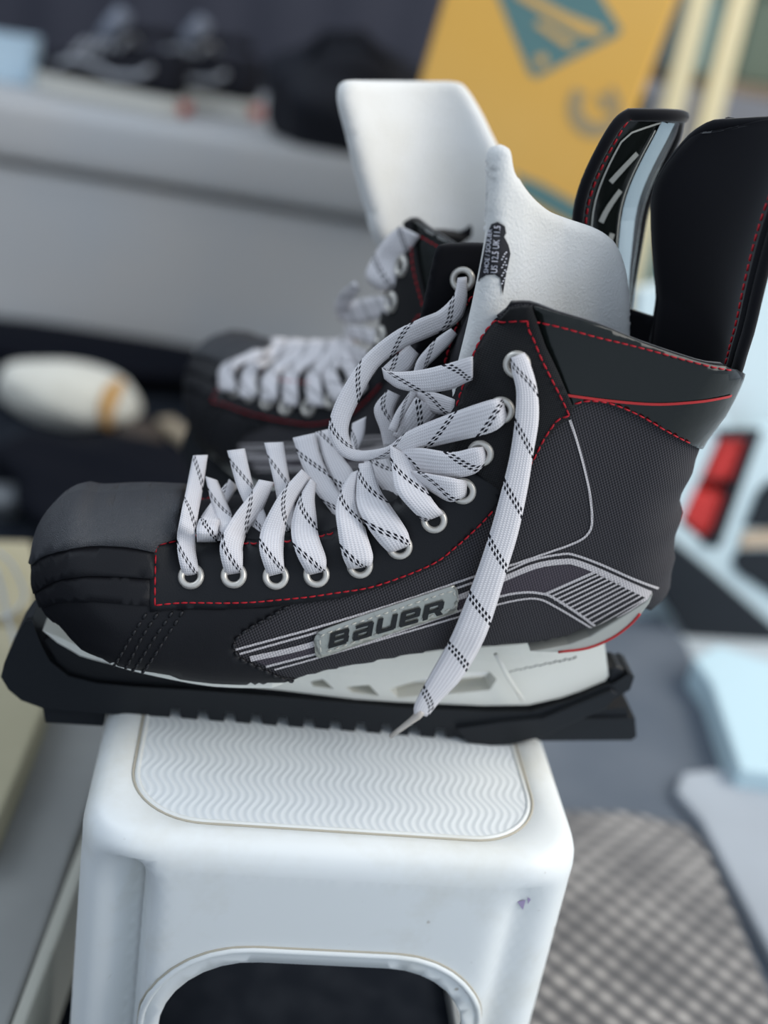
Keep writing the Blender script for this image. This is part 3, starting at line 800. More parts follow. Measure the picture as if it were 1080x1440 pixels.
LACES = {
 'A2': ([(289, 670, 305, 676), (296, 702, 318, 706), (305, 732, 327, 730), (306, 760, 328, 760)], 2, -20, 1, .004),
 'B2': ([(322, 674, 334, 684), (294, 711, 312, 720), (278, 737, 308, 738), (277, 761, 304, 761)], 4, -20, .5, .009),
 'C2': ([(320, 634, 344, 631), (333, 683, 356, 683), (350, 722, 371, 718), (361, 757, 380, 745)], 8, -22, 0, .006),
 'E2': ([(372, 623, 398, 622), (383, 668, 406, 672), (392, 712, 414, 706), (398, 752, 414, 740)], 10, -22, 0, .003),
 'A': ([(272, 641, 292, 640), (263, 683, 284, 691), (254, 724, 276, 736), (249, 758, 274, 769), (251, 784, 277, 790), (258, 810, 280, 808)], 10, -34, 0, .012),
 'B': ([(364, 675, 385, 678), (349, 699, 366, 722), (331, 722, 349, 744), (314, 750, 341, 767), (309, 774, 341, 782), (317, 808, 341, 804)], -6, -36, -1, .001),
 'D': ([(424, 660, 437, 672), (397, 690, 415, 704), (379, 720, 404, 728), (367, 748, 400, 750), (365, 774, 398, 778), (377, 810, 400, 804)], -8, -38, -1.5, .0),
 'F2': ([(412, 616, 444, 609), (424, 652, 452, 644), (443, 690, 471, 684), (468, 722, 487, 706), (482, 748, 497, 738)], 14, -24, 0, .004),
 'G2': ([(444, 608, 466, 603), (455, 645, 480, 640), (470, 684, 497, 664), (480, 705, 500, 690)], 16, -12, .8, .015),
 'U': ([(496, 596, 515, 586), (494, 615, 512, 612), (494, 632, 503, 634)], 16, 4, 2, .006),
 'E': ([(437, 673, 444, 680), (421, 700, 442, 702), (411, 730, 445, 730), (410, 755, 448, 755), (418, 782, 458, 784), (433, 808, 458, 802)], -10, -38, -2, .003),
 'T': ([(508, 640, 545, 632), (518, 662, 553, 655), (540, 690, 560, 668), (556, 704, 564, 690)], 4, -22, 1, .011),
 'G': ([(494, 666, 505, 660), (480, 688, 500, 692), (472, 714, 509, 722), (475, 747, 515, 750), (481, 780, 524, 780), (490, 800, 522, 795)], -14, -38, -2.5, .0),
 'H': ([(505, 652, 522, 650), (501, 690, 534, 688), (503, 714, 549, 712), (516, 740, 564, 733), (534, 764, 574, 750), (548, 777, 577, 766)], -14, -37, -2, .008),
 'S': ([(575, 485, 588, 498), (556, 500, 576, 520), (538, 517, 552, 530)], 14, 4, 1, .003),
 'P': ([(545, 548, 562, 556), (526, 574, 553, 580), (535, 605, 558, 606), (540, 628, 562, 624)], 8, 0, 1, .01),
 'R': ([(580, 550, 588, 566), (611, 552, 611, 580), (640, 562, 640, 584)], 2, -18, 1, .005),
 'Q': ([(584, 558, 620, 580), (566, 588, 596, 604), (552, 612, 578, 624)], -4, -4, 0, .013),
 'O': ([(634, 462, 642, 470), (614, 476, 632, 484), (600, 490, 616, 500), (586, 508, 598, 518), (580, 532, 590, 538), (576, 551, 585, 556), (558, 578, 568, 582), (546, 604, 557, 608)], 16, -8, 0, .002),
 'N': ([(537, 517, 541, 532), (556, 523, 562, 546), (593, 520, 597, 551), (630, 511, 634, 547), (664, 501, 664, 534)], -8, -24, -3, .009),
 'K': ([(552, 632, 562, 656), (590, 630, 593, 671), (634, 636, 634, 672), (664, 630, 668, 665), (680, 628, 685, 646)], -18, -36, -1.5, .012),
 'J': ([(580, 662, 590, 680), (605, 667, 612, 694), (630, 671, 634, 705), (656, 676, 655, 697)], -20, -36, -1, .006),
 'I': ([(548, 626, 572, 640), (550, 652, 586, 662), (556, 688, 600, 690), (572, 710, 610, 706), (596, 733, 624, 722)], -18, -37, -3.4, .004),
 'L': ([(644, 391, 656, 389), (638, 415, 655, 428), (617, 437, 642, 454), (593, 447, 602, 474), (552, 468, 566, 490), (509, 505, 530, 518), (474, 561, 501, 570), (462, 601, 490, 600), (468, 625, 493, 622), (482, 641, 502, 632), (505, 648, 516, 634), (547, 643, 547, 627), (576, 635, 576, 605), (634, 622, 634, 581), (692, 607, 684, 564), (713, 590, 706, 560)], 31, -36, -3, .0),
 'M': ([(718, 503, 737, 496), (720, 522, 746, 514), (726, 550, 755, 548), (724, 590, 757, 590), (717, 640, 749, 640), (705, 690, 741, 690), (690, 745, 728, 750), (672, 800, 713, 800), (653, 850, 698, 850), (632, 900, 680, 900), (604, 950, 650, 952), (584, 988, 620, 984), (582, 1003, 601, 1007)], -38, -46, -2, .01)}
bm = bmesh.new(); uvl = bm.loops.layers.uv.new('UVMap')
DIP = {'A': 1, 'B': 1, 'D': 1, 'E': 1, 'G': 1, 'H': 1, 'I': 1, 'J': 1, 'K': 1, 'L': 1}
for k, (rows, v0, v1, bias, s0) in LACES.items(): lace_rows(bm, uvl, K, rows, v0, v1, bias, True, s0, dip=DIP.get(k))
laces = bm_obj('laces', bm, MT['lace'], skate); solid(laces, .0011, 0)
bm = bmesh.new()
tube(bm, [K.at(x, y, VC - .0482) for x, y in ((594, 1000), (588, 1006), (578, 1014), (562, 1026), (549, 1036))], [.0018, .0022, .0017, .0014, .0011], 8)
ag = bm_obj('aglet', bm, MT['aglet'], laces)

# ------------------------------------------------------------------ blade guard
def build_guard_cover(fr, root_label, first=True):
    t = thing('blade_guard', root_label, 'blade guard', fr.mat(), 'black blade guards on the skates')
    top = [(45, 872), (52, 892), (58, 908), (70, 930), (96, 951), (135, 961), (188, 966), (260, 970), (400, 981), (560, 995), (680, 1001), (745, 1001), (800, 986), (852, 964)]
    end = [(862, 962), (884, 948), (892, 952), (886, 970), (858, 986), (820, 1004), (790, 1018), (765, 1030), (745, 1038), (715, 1043), (690, 1045), (655, 1041), (640, 1036)]
    low = []
    xs = [619, 582, 543, 507, 471, 434, 397, 360, 323, 285, 246]
    for x in xs:
        yb = 1008.5 + (x - 240) * 35 / 460
        low += [(x + 9, yb + .5), (x + 6, yb - 12), (x - 5, yb - 13), (x - 8, yb)]
    tip = [(232, 1008), (150, 1004), (60, 996), (30, 985), (12, 970), (1, 952), (6, 932), (24, 892), (36, 874)]
    core = [(x, 984 + (x - 240) * 35 / 460) for x in (600, 500, 400, 300, 240)]
    return t, top + end + low + tip, top + end[:-2] + [(652, 1022)] + core + tip
gd, gpoly, gcore = build_guard_cover(K, 'toothed black rubber blade guard lying under the front skate')
slab('guard_body', at_uh(gcore, 0.0), 0.0004, VC + .0106, MT['guard'], gd, .01, bev=.0012)
slab('tread_wall', at_uh(gpoly, 0.0), 0.0, .0036, MT['guard'], gd, .01, bev=.0008)
slab('guard_lining', at_uh([(62, 900), (80, 893), (160, 936), (300, 962), (560, 990), (745, 997), (745, 1005), (560, 1002), (300, 978), (160, 970), (90, 945)], VC - .007), VC - .007, VC + .007, MT['guard2'], gd, .02, bev=.001)
slab('heel_clip', at_uh([(640, 1020), (700, 1012), (760, 1006), (815, 984), (858, 966), (866, 972), (850, 992), (800, 1014), (765, 1031), (718, 1042), (690, 1044), (656, 1040)], 0), -.0035, VC + .0145, MT['guard'], gd, .01, bev=.0016)
slab('end_lip', at_uh([(852, 930), (862, 926), (872, 930), (876, 950), (868, 968), (850, 968)], VC), VC - .008, VC + .008, MT['guard'], gd, .01, bev=.002)
slab('toe_block', at_uh([(62, 985), (150, 990), (148, 1013), (66, 1008)], VC), VC - .006, VC + .012, MT['guard'], gd, .01, bev=.001)
slab('heel_block', at_uh([(690, 1012), (893, 1010), (895, 1036), (888, 1041), (770, 1042), (690, 1041)], VC - .004), VC - .004, VC + .022, MT['guard'], gd, .01, bev=.0015)
slab('clip_tongue', at_uh([(812, 996), (880, 992), (882, 1006), (806, 1008)], VC), VC - .002, VC + .020, MT['guard'], gd, .01, bev=.001)

# ------------------------------------------------------------------ far skate: copies of the boot's parts
K2 = Frame((-.099, .759, STOOL_Z), math.radians(-41.67))
skate2 = thing('ice_skate', 'blurred black ice hockey skate at the back, toe turned away, with tall white tongue', 'ice skate', K2.mat(), 'pair of ice hockey skates')
SKIP = {'laces', 'tongue', 'name_patch', 'tendon_guard', 'holder_lettering'}
def copy_part(o, par):
    c = o.copy(); COL.objects.link(c); c.parent = par
    for ch in [x for x in bpy.data.objects if x.parent == o and x != c]: copy_part(ch, c)
for o in [x for x in bpy.data.objects if x.parent == skate and x.name.split('.')[0] not in SKIP]: copy_part(o, skate2)
gd2 = thing('blade_guard', 'black blade guard under the blurred skate at the back', 'blade guard', K2.mat(), 'black blade guards on the skates')
for o in [x for x in bpy.data.objects if x.parent == gd]: copy_part(o, gd2)
nE2 = [(818, 450), (812, 400), (811, 350), (813, 300), (822, 262), (838, 225), (856, 192), (870, 172), (884, 162)]
g2 = tendon_guard(K2, nE2, None, [VC - x for x in (.020, .024, .027, .029, .030, .030, .029, .026, .022)], None, .012, skate2)
finish_guard(*g2, skate2, 1)
tn = (K2.e * .86 - K2.n * .30 + Vector((0, 0, .30))).normalized()
P0 = K2.world((.090, .0, .27))
pd = plane_depth(P0, tn)
def TD2(x, y): return pd(x, y) - .030 * ((x - 585) / 100) ** 2 * .8
t2 = catmull([(480, 120), (488, 113), (520, 113), (600, 114), (640, 115), (656, 124), (676, 156), (690, 185), (702, 215), (704, 260), (700, 330), (660, 372), (560, 372), (528, 335), (518, 300), (504, 250), (490, 190), (479, 145)], 3, True)
puffy('tongue', t2, TD2, .012, 16, MT['felt'], K2, skate2)
FL = [([(387, 475, 407, 477), (348, 497, 366, 504), (311, 516, 332, 517), (308, 549, 332, 551)], 6),
      ([(414, 476, 438, 480), (368, 500, 384, 508), (341, 522, 362, 526), (337, 558, 360, 560)], 6),
      ([(440, 477, 462, 479), (395, 504, 413, 512), (370, 528, 393, 528), (368, 564, 389, 565)], 6),
      ([(462, 477, 484, 479), (426, 501, 446, 508), (399, 528, 420, 528), (399, 570, 420, 571)], 6),
      ([(478, 474, 500, 474), (457, 497, 478, 500), (431, 530, 452, 524), (434, 570, 456, 572)], 6),
      ([(490, 468, 508, 474), (472, 500, 492, 505), (454, 528, 473, 520), (470, 568, 489, 556)], 6),
      ([(490, 470, 504, 478), (477, 505, 494, 500), (489, 530, 507, 520), (500, 560, 516, 545)], 3),
      ([(478, 424, 479, 450), (500, 422, 502, 455), (531, 416, 535, 447), (547, 420, 547, 441)], 6),
      ([(474, 446, 486, 452), (472, 426, 488, 436), (480, 410, 498, 420), (498, 396, 506, 408)], 10),
      ([(486, 456, 486, 474), (510, 459, 508, 480), (527, 464, 523, 484), (538, 468, 534, 482)], 4),
      ([(478, 478, 484, 498), (500, 486, 500, 510), (516, 495, 512, 515)], 2),
      ([(562, 318, 590, 332), (546, 332, 579, 348), (527, 358, 562, 368), (515, 388, 556, 400), (530, 407, 550, 407)], 4)]
bm = bmesh.new(); uvl = bm.loops.layers.uv.new('UVMap')
for k, (rows, v0) in enumerate(FL): lace_rows(bm, uvl, K2, rows, v0, -34, -.5, True, .0037 * k)
solid(bm_obj('laces', bm, MT['lace'], skate2), .0012, 0)

# ------------------------------------------------------------------ the white plastic stool
def stool_mats():
    m = M('stool_plastic', (.78, .80, .79), .42, .45, **{'Subsurface Weight': .06, 'Subsurface Radius': (.006, .006, .005)})
    nt = m.node_tree; b = bsdf(m); tc = nd(nt, 'ShaderNodeTexCoord')
    n = nd(nt, 'ShaderNodeTexNoise'); n.inputs['Scale'].default_value = 9; n.inputs['Detail'].default_value = 6; n.inputs['Roughness'].default_value = .65
    nt.links.new(tc.outputs['Object'], n.inputs['Vector'])
    mr = nd(nt, 'ShaderNodeMapRange'); mr.inputs[1].default_value = .48; mr.inputs[2].default_value = .72; mr.inputs[4].default_value = .75; nt.links.new(n.outputs['Fac'], mr.inputs[0])
    mx = nd(nt, 'ShaderNodeMix', data_type='RGBA'); mx.inputs[6].default_value = (.78, .80, .79, 1); mx.inputs[7].default_value = (.62, .60, .52, 1); nt.links.new(mr.outputs[0], mx.inputs[0])
    n2 = nd(nt, 'ShaderNodeTexNoise'); n2.inputs['Scale'].default_value = 95; n2.inputs['Detail'].default_value = 2; nt.links.new(tc.outputs['Object'], n2.inputs['Vector'])
    m3 = nd(nt, 'ShaderNodeMapRange'); m3.inputs[1].default_value = .74; m3.inputs[2].default_value = .80; m3.inputs[4].default_value = .7; nt.links.new(n2.outputs['Fac'], m3.inputs[0])
    mx2 = nd(nt, 'ShaderNodeMix', data_type='RGBA'); mx2.inputs[7].default_value = (.30, .24, .17, 1); nt.links.new(m3.outputs[0], mx2.inputs[0]); nt.links.new(mx.outputs[2], mx2.inputs[6])
    nt.links.new(mx2.outputs[2], b.inputs['Base Color'])
    p = M('stool_tread', (.70, .73, .73), .45, .4); nt = p.node_tree; b = bsdf(p); tc = nd(nt, 'ShaderNodeTexCoord'); sp = nd(nt, 'ShaderNodeSeparateXYZ'); nt.links.new(tc.outputs['Object'], sp.inputs[0])
    wob = math_n(nt, 'MULTIPLY', math_n(nt, 'SINE', math_n(nt, 'MULTIPLY', sp.outputs[1], 2 * PI / .026)), .0023)
    ph = math_n(nt, 'MULTIPLY', math_n(nt, 'ADD', sp.outputs[0], wob), 2 * PI / .0040)
    hgt = math_n(nt, 'MULTIPLY_ADD', math_n(nt, 'SINE', ph), .5, .5)
    bp = nd(nt, 'ShaderNodeBump'); bp.inputs['Strength'].default_value = .4; bp.inputs['Distance'].default_value = .0006; nt.links.new(hgt, bp.inputs['Height']); nt.links.new(bp.outputs[0], b.inputs['Normal'])
    cx = nd(nt, 'ShaderNodeMix', data_type='RGBA'); cx.inputs[6].default_value = (.68, .71, .72, 1); cx.inputs[7].default_value = (.74, .77, .78, 1); nt.links.new(hgt, cx.inputs[0]); nt.links.new(cx.outputs[2], b.inputs['Base Color'])
    return m, p
MT['stool'], MT['tread'] = stool_mats()
MT['dirt'] = M('rim_dirt', (.46, .42, .34), .7, .2)
stool = thing('step_stool', 'white plastic step stool with ribbed top carrying both skates', 'stool', K.mat())
SU, SV, SA, SB, SR = .0870, .082, .1215, .180, .034       # centre and half sizes in the skate's frame
def rrect(a, b, r, n=10):
    out = []
    for cx, cy, a0 in ((a - r, -(b - r), -90), (a - r, b - r, 0), (-(a - r), b - r, 90), (-(a - r), -(b - r), 180)):
        for k in range(n + 1):
            t = math.radians(a0 + 90 * k / n); out.append((cx + r * math.cos(t), cy + r * math.sin(t)))
    return out
def peri(a, b, r):
    """arc-length map of the rounded rectangle, starting at the middle of the front edge"""
    pl = rrect(a, b, r, 12); pl = [(0, -b)] + pl + [(0, -b)]
    L = [0]
    for p, q in zip(pl, pl[1:]): L.append(L[-1] + math.dist(p, q))
    return np.array(pl), np.array(L)
PLs, PLL = peri(SA, SB, SR); PTOT = PLL[-1]
def wall_pt(s, h, off=0.):
    s = s % PTOT; x = np.interp(s, PLL, PLs[:, 0]); y = np.interp(s, PLL, PLs[:, 1])
    x2 = np.interp((s + .002) % PTOT, PLL, PLs[:, 0]); y2 = np.interp((s + .002) % PTOT, PLL, PLs[:, 1])
    if (s + .002) >= PTOT: x2, y2 = .002, -SB
    t = np.array((x2 - x, y2 - y)); t /= np.linalg.norm(t) + 1e-9; n = np.array((t[1], -t[0]))
    fl = -.01 * h                                   # slight flare towards the floor
    dep = 0
    front = (SA - SR) + 1e-9
    for c, o in ((front + .005, 1), (-(front + .007), -1), (PTOT / 2 + front + .005, 1), (PTOT / 2 - front - .005, -1)):
        ds = ((s - c + PTOT / 2) % PTOT - PTOT / 2) * o
        dep += (.028 * math.exp(-(ds / (.0135 if ds > 0 else .0062)) ** 2)) if o < 0 else (.009 * math.exp(-(ds / (.014 if ds > 0 else .008)) ** 2))
    dep *= min(1, max(0, (-h - .012) / .022)) ** .7
    q = np.array((x, y)) + n * (fl - dep + off)
    wall_pt.n = n
    return (SU + q[0], SV + q[1], h)
arch = []
def arch_poly(w, top, r, c, bot):
    P = [(c - w, bot), (c - w, top - r)]
    P += [(c - w + r - r * math.cos(a), top - r + r * math.sin(a)) for a in np.linspace(.15, PI / 2, 8)]
    P += [(c + w - r + r * math.sin(a), top - r + r * math.cos(a)) for a in np.linspace(0, PI / 2, 9)]
    P += [(c + w, bot)]; return P
FA = arch_poly(.0765, -.068, .045, 0, -.262)
SAq = PTOT / 4
allarch = [FA, [(x + PTOT / 2, y) for x, y in FA], [(x * 1.2 + SAq, y) for x, y in FA], [(x * 1.2 + 3 * SAq, y) for x, y in FA]]
V, Fc = cdt([(-PTOT / 8, -.014), (-PTOT / 8, -.28), (PTOT * 7 / 8, -.28), (PTOT * 7 / 8, -.014)], .006, holes=allarch)
bm = bmesh.new(); vv = [bm.verts.new(wall_pt(p[0], p[1])) for p in V]
tops = sorted(((p[0], i) for i, p in enumerate(V) if abs(p[1] + .014) < 1e-6))[:-1]; SS = [q[0] for q in tops]
for f in Fc:
    try: bm.faces.new([vv[i] for i in f])
    except ValueError: pass
# shoulder and top
ns = len(SS); prof = [(0, -.014), (.0008, -.0095), (.0026, -.005), (.0055, -.0018), (.0090, -.0004), (.0125, 0)]
rings = []
for ins, h in prof:
    ring = []
    for k in range(ns):
        s = SS[k]; x, y, _ = wall_pt(s, -.014 if h < -.012 else -.012); n = wall_pt.n; ring.append(bm.verts.new((x - n[0] * ins, y - n[1] * ins, h)))
    rings.append(ring)
PA, PB, PR = .1025, .164, .038
def pring(ins, h):
    out = []; pl = np.array(rrect(PA - ins, PB - ins, max(PR - ins, .004), 12)); pl = np.vstack([[(0, -(PB - ins))], pl, [(0, -(PB - ins))]]); L = np.concatenate([[0], np.cumsum(np.linalg.norm(np.diff(pl, axis=0), axis=1))])
    for k in range(ns):
        s = ((SS[k] / PTOT) % 1) * L[-1]; out.append(bm.verts.new((SU + np.interp(s, L, pl[:, 0]), SV + np.interp(s, L, pl[:, 1]), h)))
    return out
for ins, h in ((0, 0), (.001, -.0010), (.0018, -.0010), (.0026, .0001), (.0038, .0001), (.0046, -.0006)): rings.append(pring(ins, h))
for A, B in zip(rings, rings[1:]):
    for k in range(ns): bm.faces.new((A[k], A[(k + 1) % ns], B[(k + 1) % ns], B[k]))
bmesh.ops.remove_doubles(bm, verts=bm.verts[:], dist=.00008)
bmesh.ops.recalc_face_normals(bm, faces=bm.faces[:])
so = bm_obj('stool_body', bm, MT['stool'], stool); solid(so, .0026, -1)
bm = bmesh.new(); pl = rrect(PA - .0046, PB - .0046, PR - .0046, 12); bm.faces.new([bm.verts.new((SU + x, SV + y, -.0006)) for x, y in pl]); bm_obj('tread_panel', bm, MT['tread'], stool, False)
bm = bmesh.new(); tube(bm, [(SU + x, SV + y, -.0004) for x, y in rrect(PA - .0012, PB - .0012, PR - .0012, 12)], .0006, 6, True); bm_obj('tread_rim', bm, MT['dirt'], stool)
bm = bmesh.new(); FA2 = arch_poly(.0850, -.0595, .051, 0, -.262)
tube(bm, [wall_pt(x, y, .0005) for x, y in resample(FA2, .005)], .0017, 6); bm_obj('arch_rim', bm, MT['stool'], stool)
bm = bmesh.new(); tube(bm, [wall_pt(x, y, .0002) for x, y in resample(arch_poly(.0866, -.0579, .052, 0, -.262), .005)], .0006, 6); bm_obj('arch_edge', bm, MT['dirt'], stool)
MT['purple_ink'] = M('purple_mark', (.42, .33, .52), .5, .3)
mk = [L2(x, y, -.095) for x, y in ((733, 1275), (742, 1268), (748, 1272), (740, 1280))]
def on_stool(px, py, off=.0004):
    """point of the front wall under an image point"""
    v = SV - SB
    for _ in range(6):
        p = K.at(px, py, v); s = p.x - SU; q = wall_pt(s, min(p.z, -.01), off); v = q[1]
    return q
bm = bmesh.new()
for tri in (((730, 1268), (744, 1266), (742, 1280)), ((746, 1262), (751, 1265), (748, 1272))): bm.faces.new([bm.verts.new(on_stool(*p)) for p in tri][::-1])
bm_obj('ink_mark', bm, MT['purple_ink'], stool, False)

# ------------------------------------------------------------------ the setting
def poly_floor(name, pts, z0, z1, mat, bev=0):
    bm = bmesh.new(); A = [bm.verts.new((x, y, z0)) for x, y in pts]; B = [bm.verts.new((x, y, z1)) for x, y in pts]
    bm.faces.new(A[::-1]); bm.faces.new(B)
    for i in range(len(pts)): j = (i + 1) % len(pts); bm.faces.new((A[i], A[j], B[j], B[i]))
    bmesh.ops.recalc_face_normals(bm, faces=bm.faces[:])
    o = bm_obj(name, bm, mat, None, False)
    if bev: bevel(o, bev)
    return o
def fl_px(pts, z): return [tuple(onz(x, y, z).xy) for x, y in pts]
MT['concrete'] = add_noise(M('floor_concrete', (.40, .45, .49), .7, .3), (.52, .58, .62), 2.5, .7)
MT['matgrey'] = add_noise(M('grey_mat', (.10, .12, .15), .9, .2), (.15, .17, .20), 6, .7, bump=.4, bscale=200)
MT['matblack'] = add_noise(M('black_mat', (.010, .013, .019), .95, .1), (.022, .026, .034), 40, .7, bump=.6, bscale=300)
MT['darkwall'] = M('dark_wall', (.062, .064, .085), .8, .2)
struct(poly_floor('floor', [(-3, -.6), (3.2, -.6), (3.2, 4.2), (-3, 4.2)], -.05, 0, MT['concrete']))
def wall(name, c, s, m):
    bm = bmesh.new(); bx(bm, c, s); return struct(bm_obj(name, bm, m, None, False))
# dark back wall with soft folds
nt = MT['darkwall'].node_tree; b = bsdf(MT['darkwall']); tc = nd(nt, 'ShaderNodeTexCoord'); wv = nd(nt, 'ShaderNodeTexWave'); wv.inputs['Scale'].default_value = 1.6; wv.inputs['Distortion'].default_value = 2
nt.links.new(tc.outputs['Object'], wv.inputs['Vector']); bp = nd(nt, 'ShaderNodeBump'); bp.inputs['Strength'].default_value = .5; bp.inputs['Distance'].default_value = .03; nt.links.new(wv.outputs['Fac'], bp.inputs['Height']); nt.links.new(bp.outputs[0], b.inputs['Normal'])
wall('wall_back', (-1.3, 3.3, 1.3), (3.4, .1, 2.6), MT['darkwall'])
MT['wallgrey'] = M('grey_wall', (.27, .27, .29), .8, .2)
wall('wall_right', (1.8, 3.3, 1.3), (2.8, .1, 2.6), MT['wallgrey'])
MT['wallleft'] = M('left_wall', (.20, .20, .22), .85, .2)
wall('wall_left', (-3.05, 1.8, 1.3), (.1, 4.8, 2.6), MT['wallleft'])

# mats and rug
bmat = poly_floor('floor_mat', [(-1.6, -.3), (.13, -.3), (.16, .78), (.10, 1.05), (-.1, 1.75), (-1.6, 1.75)], .0, .006, MT['matblack'])
tag(bmat, 'black mat on the floor under the white stool and the bench front', 'mat')
gm = poly_floor('floor_mat', fl_px([(700, 1180), (742, 900), (800, 868), (930, 868), (965, 905), (1000, 1000), (1012, 1080), (1020, 1110), (1110, 1400), (1100, 1560), (640, 1560)], .005), .0, .006, MT['matgrey'])
tag(gm, 'dark grey rubber mat on the floor to the right, bordering the checked rug', 'mat')
def rug_mat():
    m = M('checked_rug', (.4, .4, .4), .95, .1); nt = m.node_tree; b = bsdf(m); tc = nd(nt, 'ShaderNodeTexCoord'); mp = nd(nt, 'ShaderNodeMapping'); mp.inputs['Rotation'].default_value = (0, 0, math.radians(40)); nt.links.new(tc.outputs['Object'], mp.inputs[0])
    sp = nd(nt, 'ShaderNodeSeparateXYZ'); nt.links.new(mp.outputs[0], sp.inputs[0])
    a = math_n(nt, 'SINE', math_n(nt, 'MULTIPLY', sp.outputs[0], 2 * PI / .0155)); c = math_n(nt, 'SINE', math_n(nt, 'MULTIPLY', sp.outputs[1], 2 * PI / .0155))
    a = math_n(nt, 'MULTIPLY_ADD', a, .5, .5); c = math_n(nt, 'MULTIPLY_ADD', c, .5, .5); f = math_n(nt, 'MULTIPLY_ADD', math_n(nt, 'MULTIPLY', a, c), .7, math_n(nt, 'MULTIPLY', c, .35)); a2 = math_n(nt, 'SINE', math_n(nt, 'MULTIPLY', sp.outputs[0], 2 * PI / .068)); c2 = math_n(nt, 'SINE', math_n(nt, 'MULTIPLY', sp.outputs[1], 2 * PI / .085)); f = math_n(nt, 'MULTIPLY', f, math_n(nt, 'MULTIPLY_ADD', math_n(nt, 'ADD', a2, c2), .17, .95))
    n = nd(nt, 'ShaderNodeTexNoise'); n.inputs['Scale'].default_value = 18; nt.links.new(tc.outputs['Object'], n.inputs['Vector']); f = math_n(nt, 'MULTIPLY', f, math_n(nt, 'MULTIPLY_ADD', n.outputs['Fac'], 1.1, .4))
    r = nd(nt, 'ShaderNodeMix', data_type='RGBA'); r.inputs[6].default_value = (.10, .10, .105, 1); r.inputs[7].default_value = (.44, .42, .40, 1); nt.links.new(f, r.inputs[0]); nt.links.new(r.outputs[2], b.inputs['Base Color']); return m
rug = poly_floor('rug', fl_px([(690, 1142), (800, 1141), (880, 1143), (962, 1160), (990, 1190), (1040, 1300), (1110, 1460), (1100, 1560), (640, 1560)], .012), .006, .014, rug_mat(), .003)
tag(rug, 'grey and white checked rug on the floor beside the stool', 'rug')
MT['paleboard'] = add_noise(M('pale_board', (.34, .37, .41), .7, .2), (.41, .45, .50), 8, .6)
sb = poly_floor('floor_board', fl_px([(1000, 1080), (960, 1085), (950, 1110), (985, 1150), (1080, 1330), (1150, 1460), (1250, 1300), (1100, 1085)], .018), .006, .018, MT['paleboard'], .004)
tag(sb, 'pale grey board lying on the floor along the rug at the right edge', 'board')
MT['skyboard'] = M('pale_blue_board', (.50, .66, .73), .5, .3)
sb = poly_floor('floor_board', fl_px([(1000, 960), (975, 925), (1010, 905), (1100, 935), (1190, 1100), (1040, 1080)], .04), .0, .04, MT['skyboard'], .004)
tag(sb, 'pale blue board on the floor in front of the white rack', 'board')

# ------------------------------------------------------------------ grey bench with cushion
MT['bench'] = add_noise(M('bench_cloth', (.50, .505, .51), .9, .2), (.56, .53, .50), 3, .8, bump=.3, bscale=150)
bench = thing('bench', 'long grey upholstered bench along the back wall with sneakers on it', 'bench', Matrix.Translation((-1.0, 1.88, 0)))
bm = bmesh.new(); bx(bm, (0, .36, .155), (2.3, .72, .262)); bevel(bm_obj('bench_base', bm, MT['bench'], bench, False), .012, 3)
bm = bmesh.new(); bx(bm, (0, .352, .345), (2.32, .74, .095)); bevel(bm_obj('seat_cushion', bm, MT['bench'], bench, True), .018, 4)
bm = bmesh.new(); tube(bm, [(-1.16, -.010, .303), (1.16, -.010, .303)], .004, 8); bm_obj('piping', bm, MT['bench'], bench)
BZ = .3925

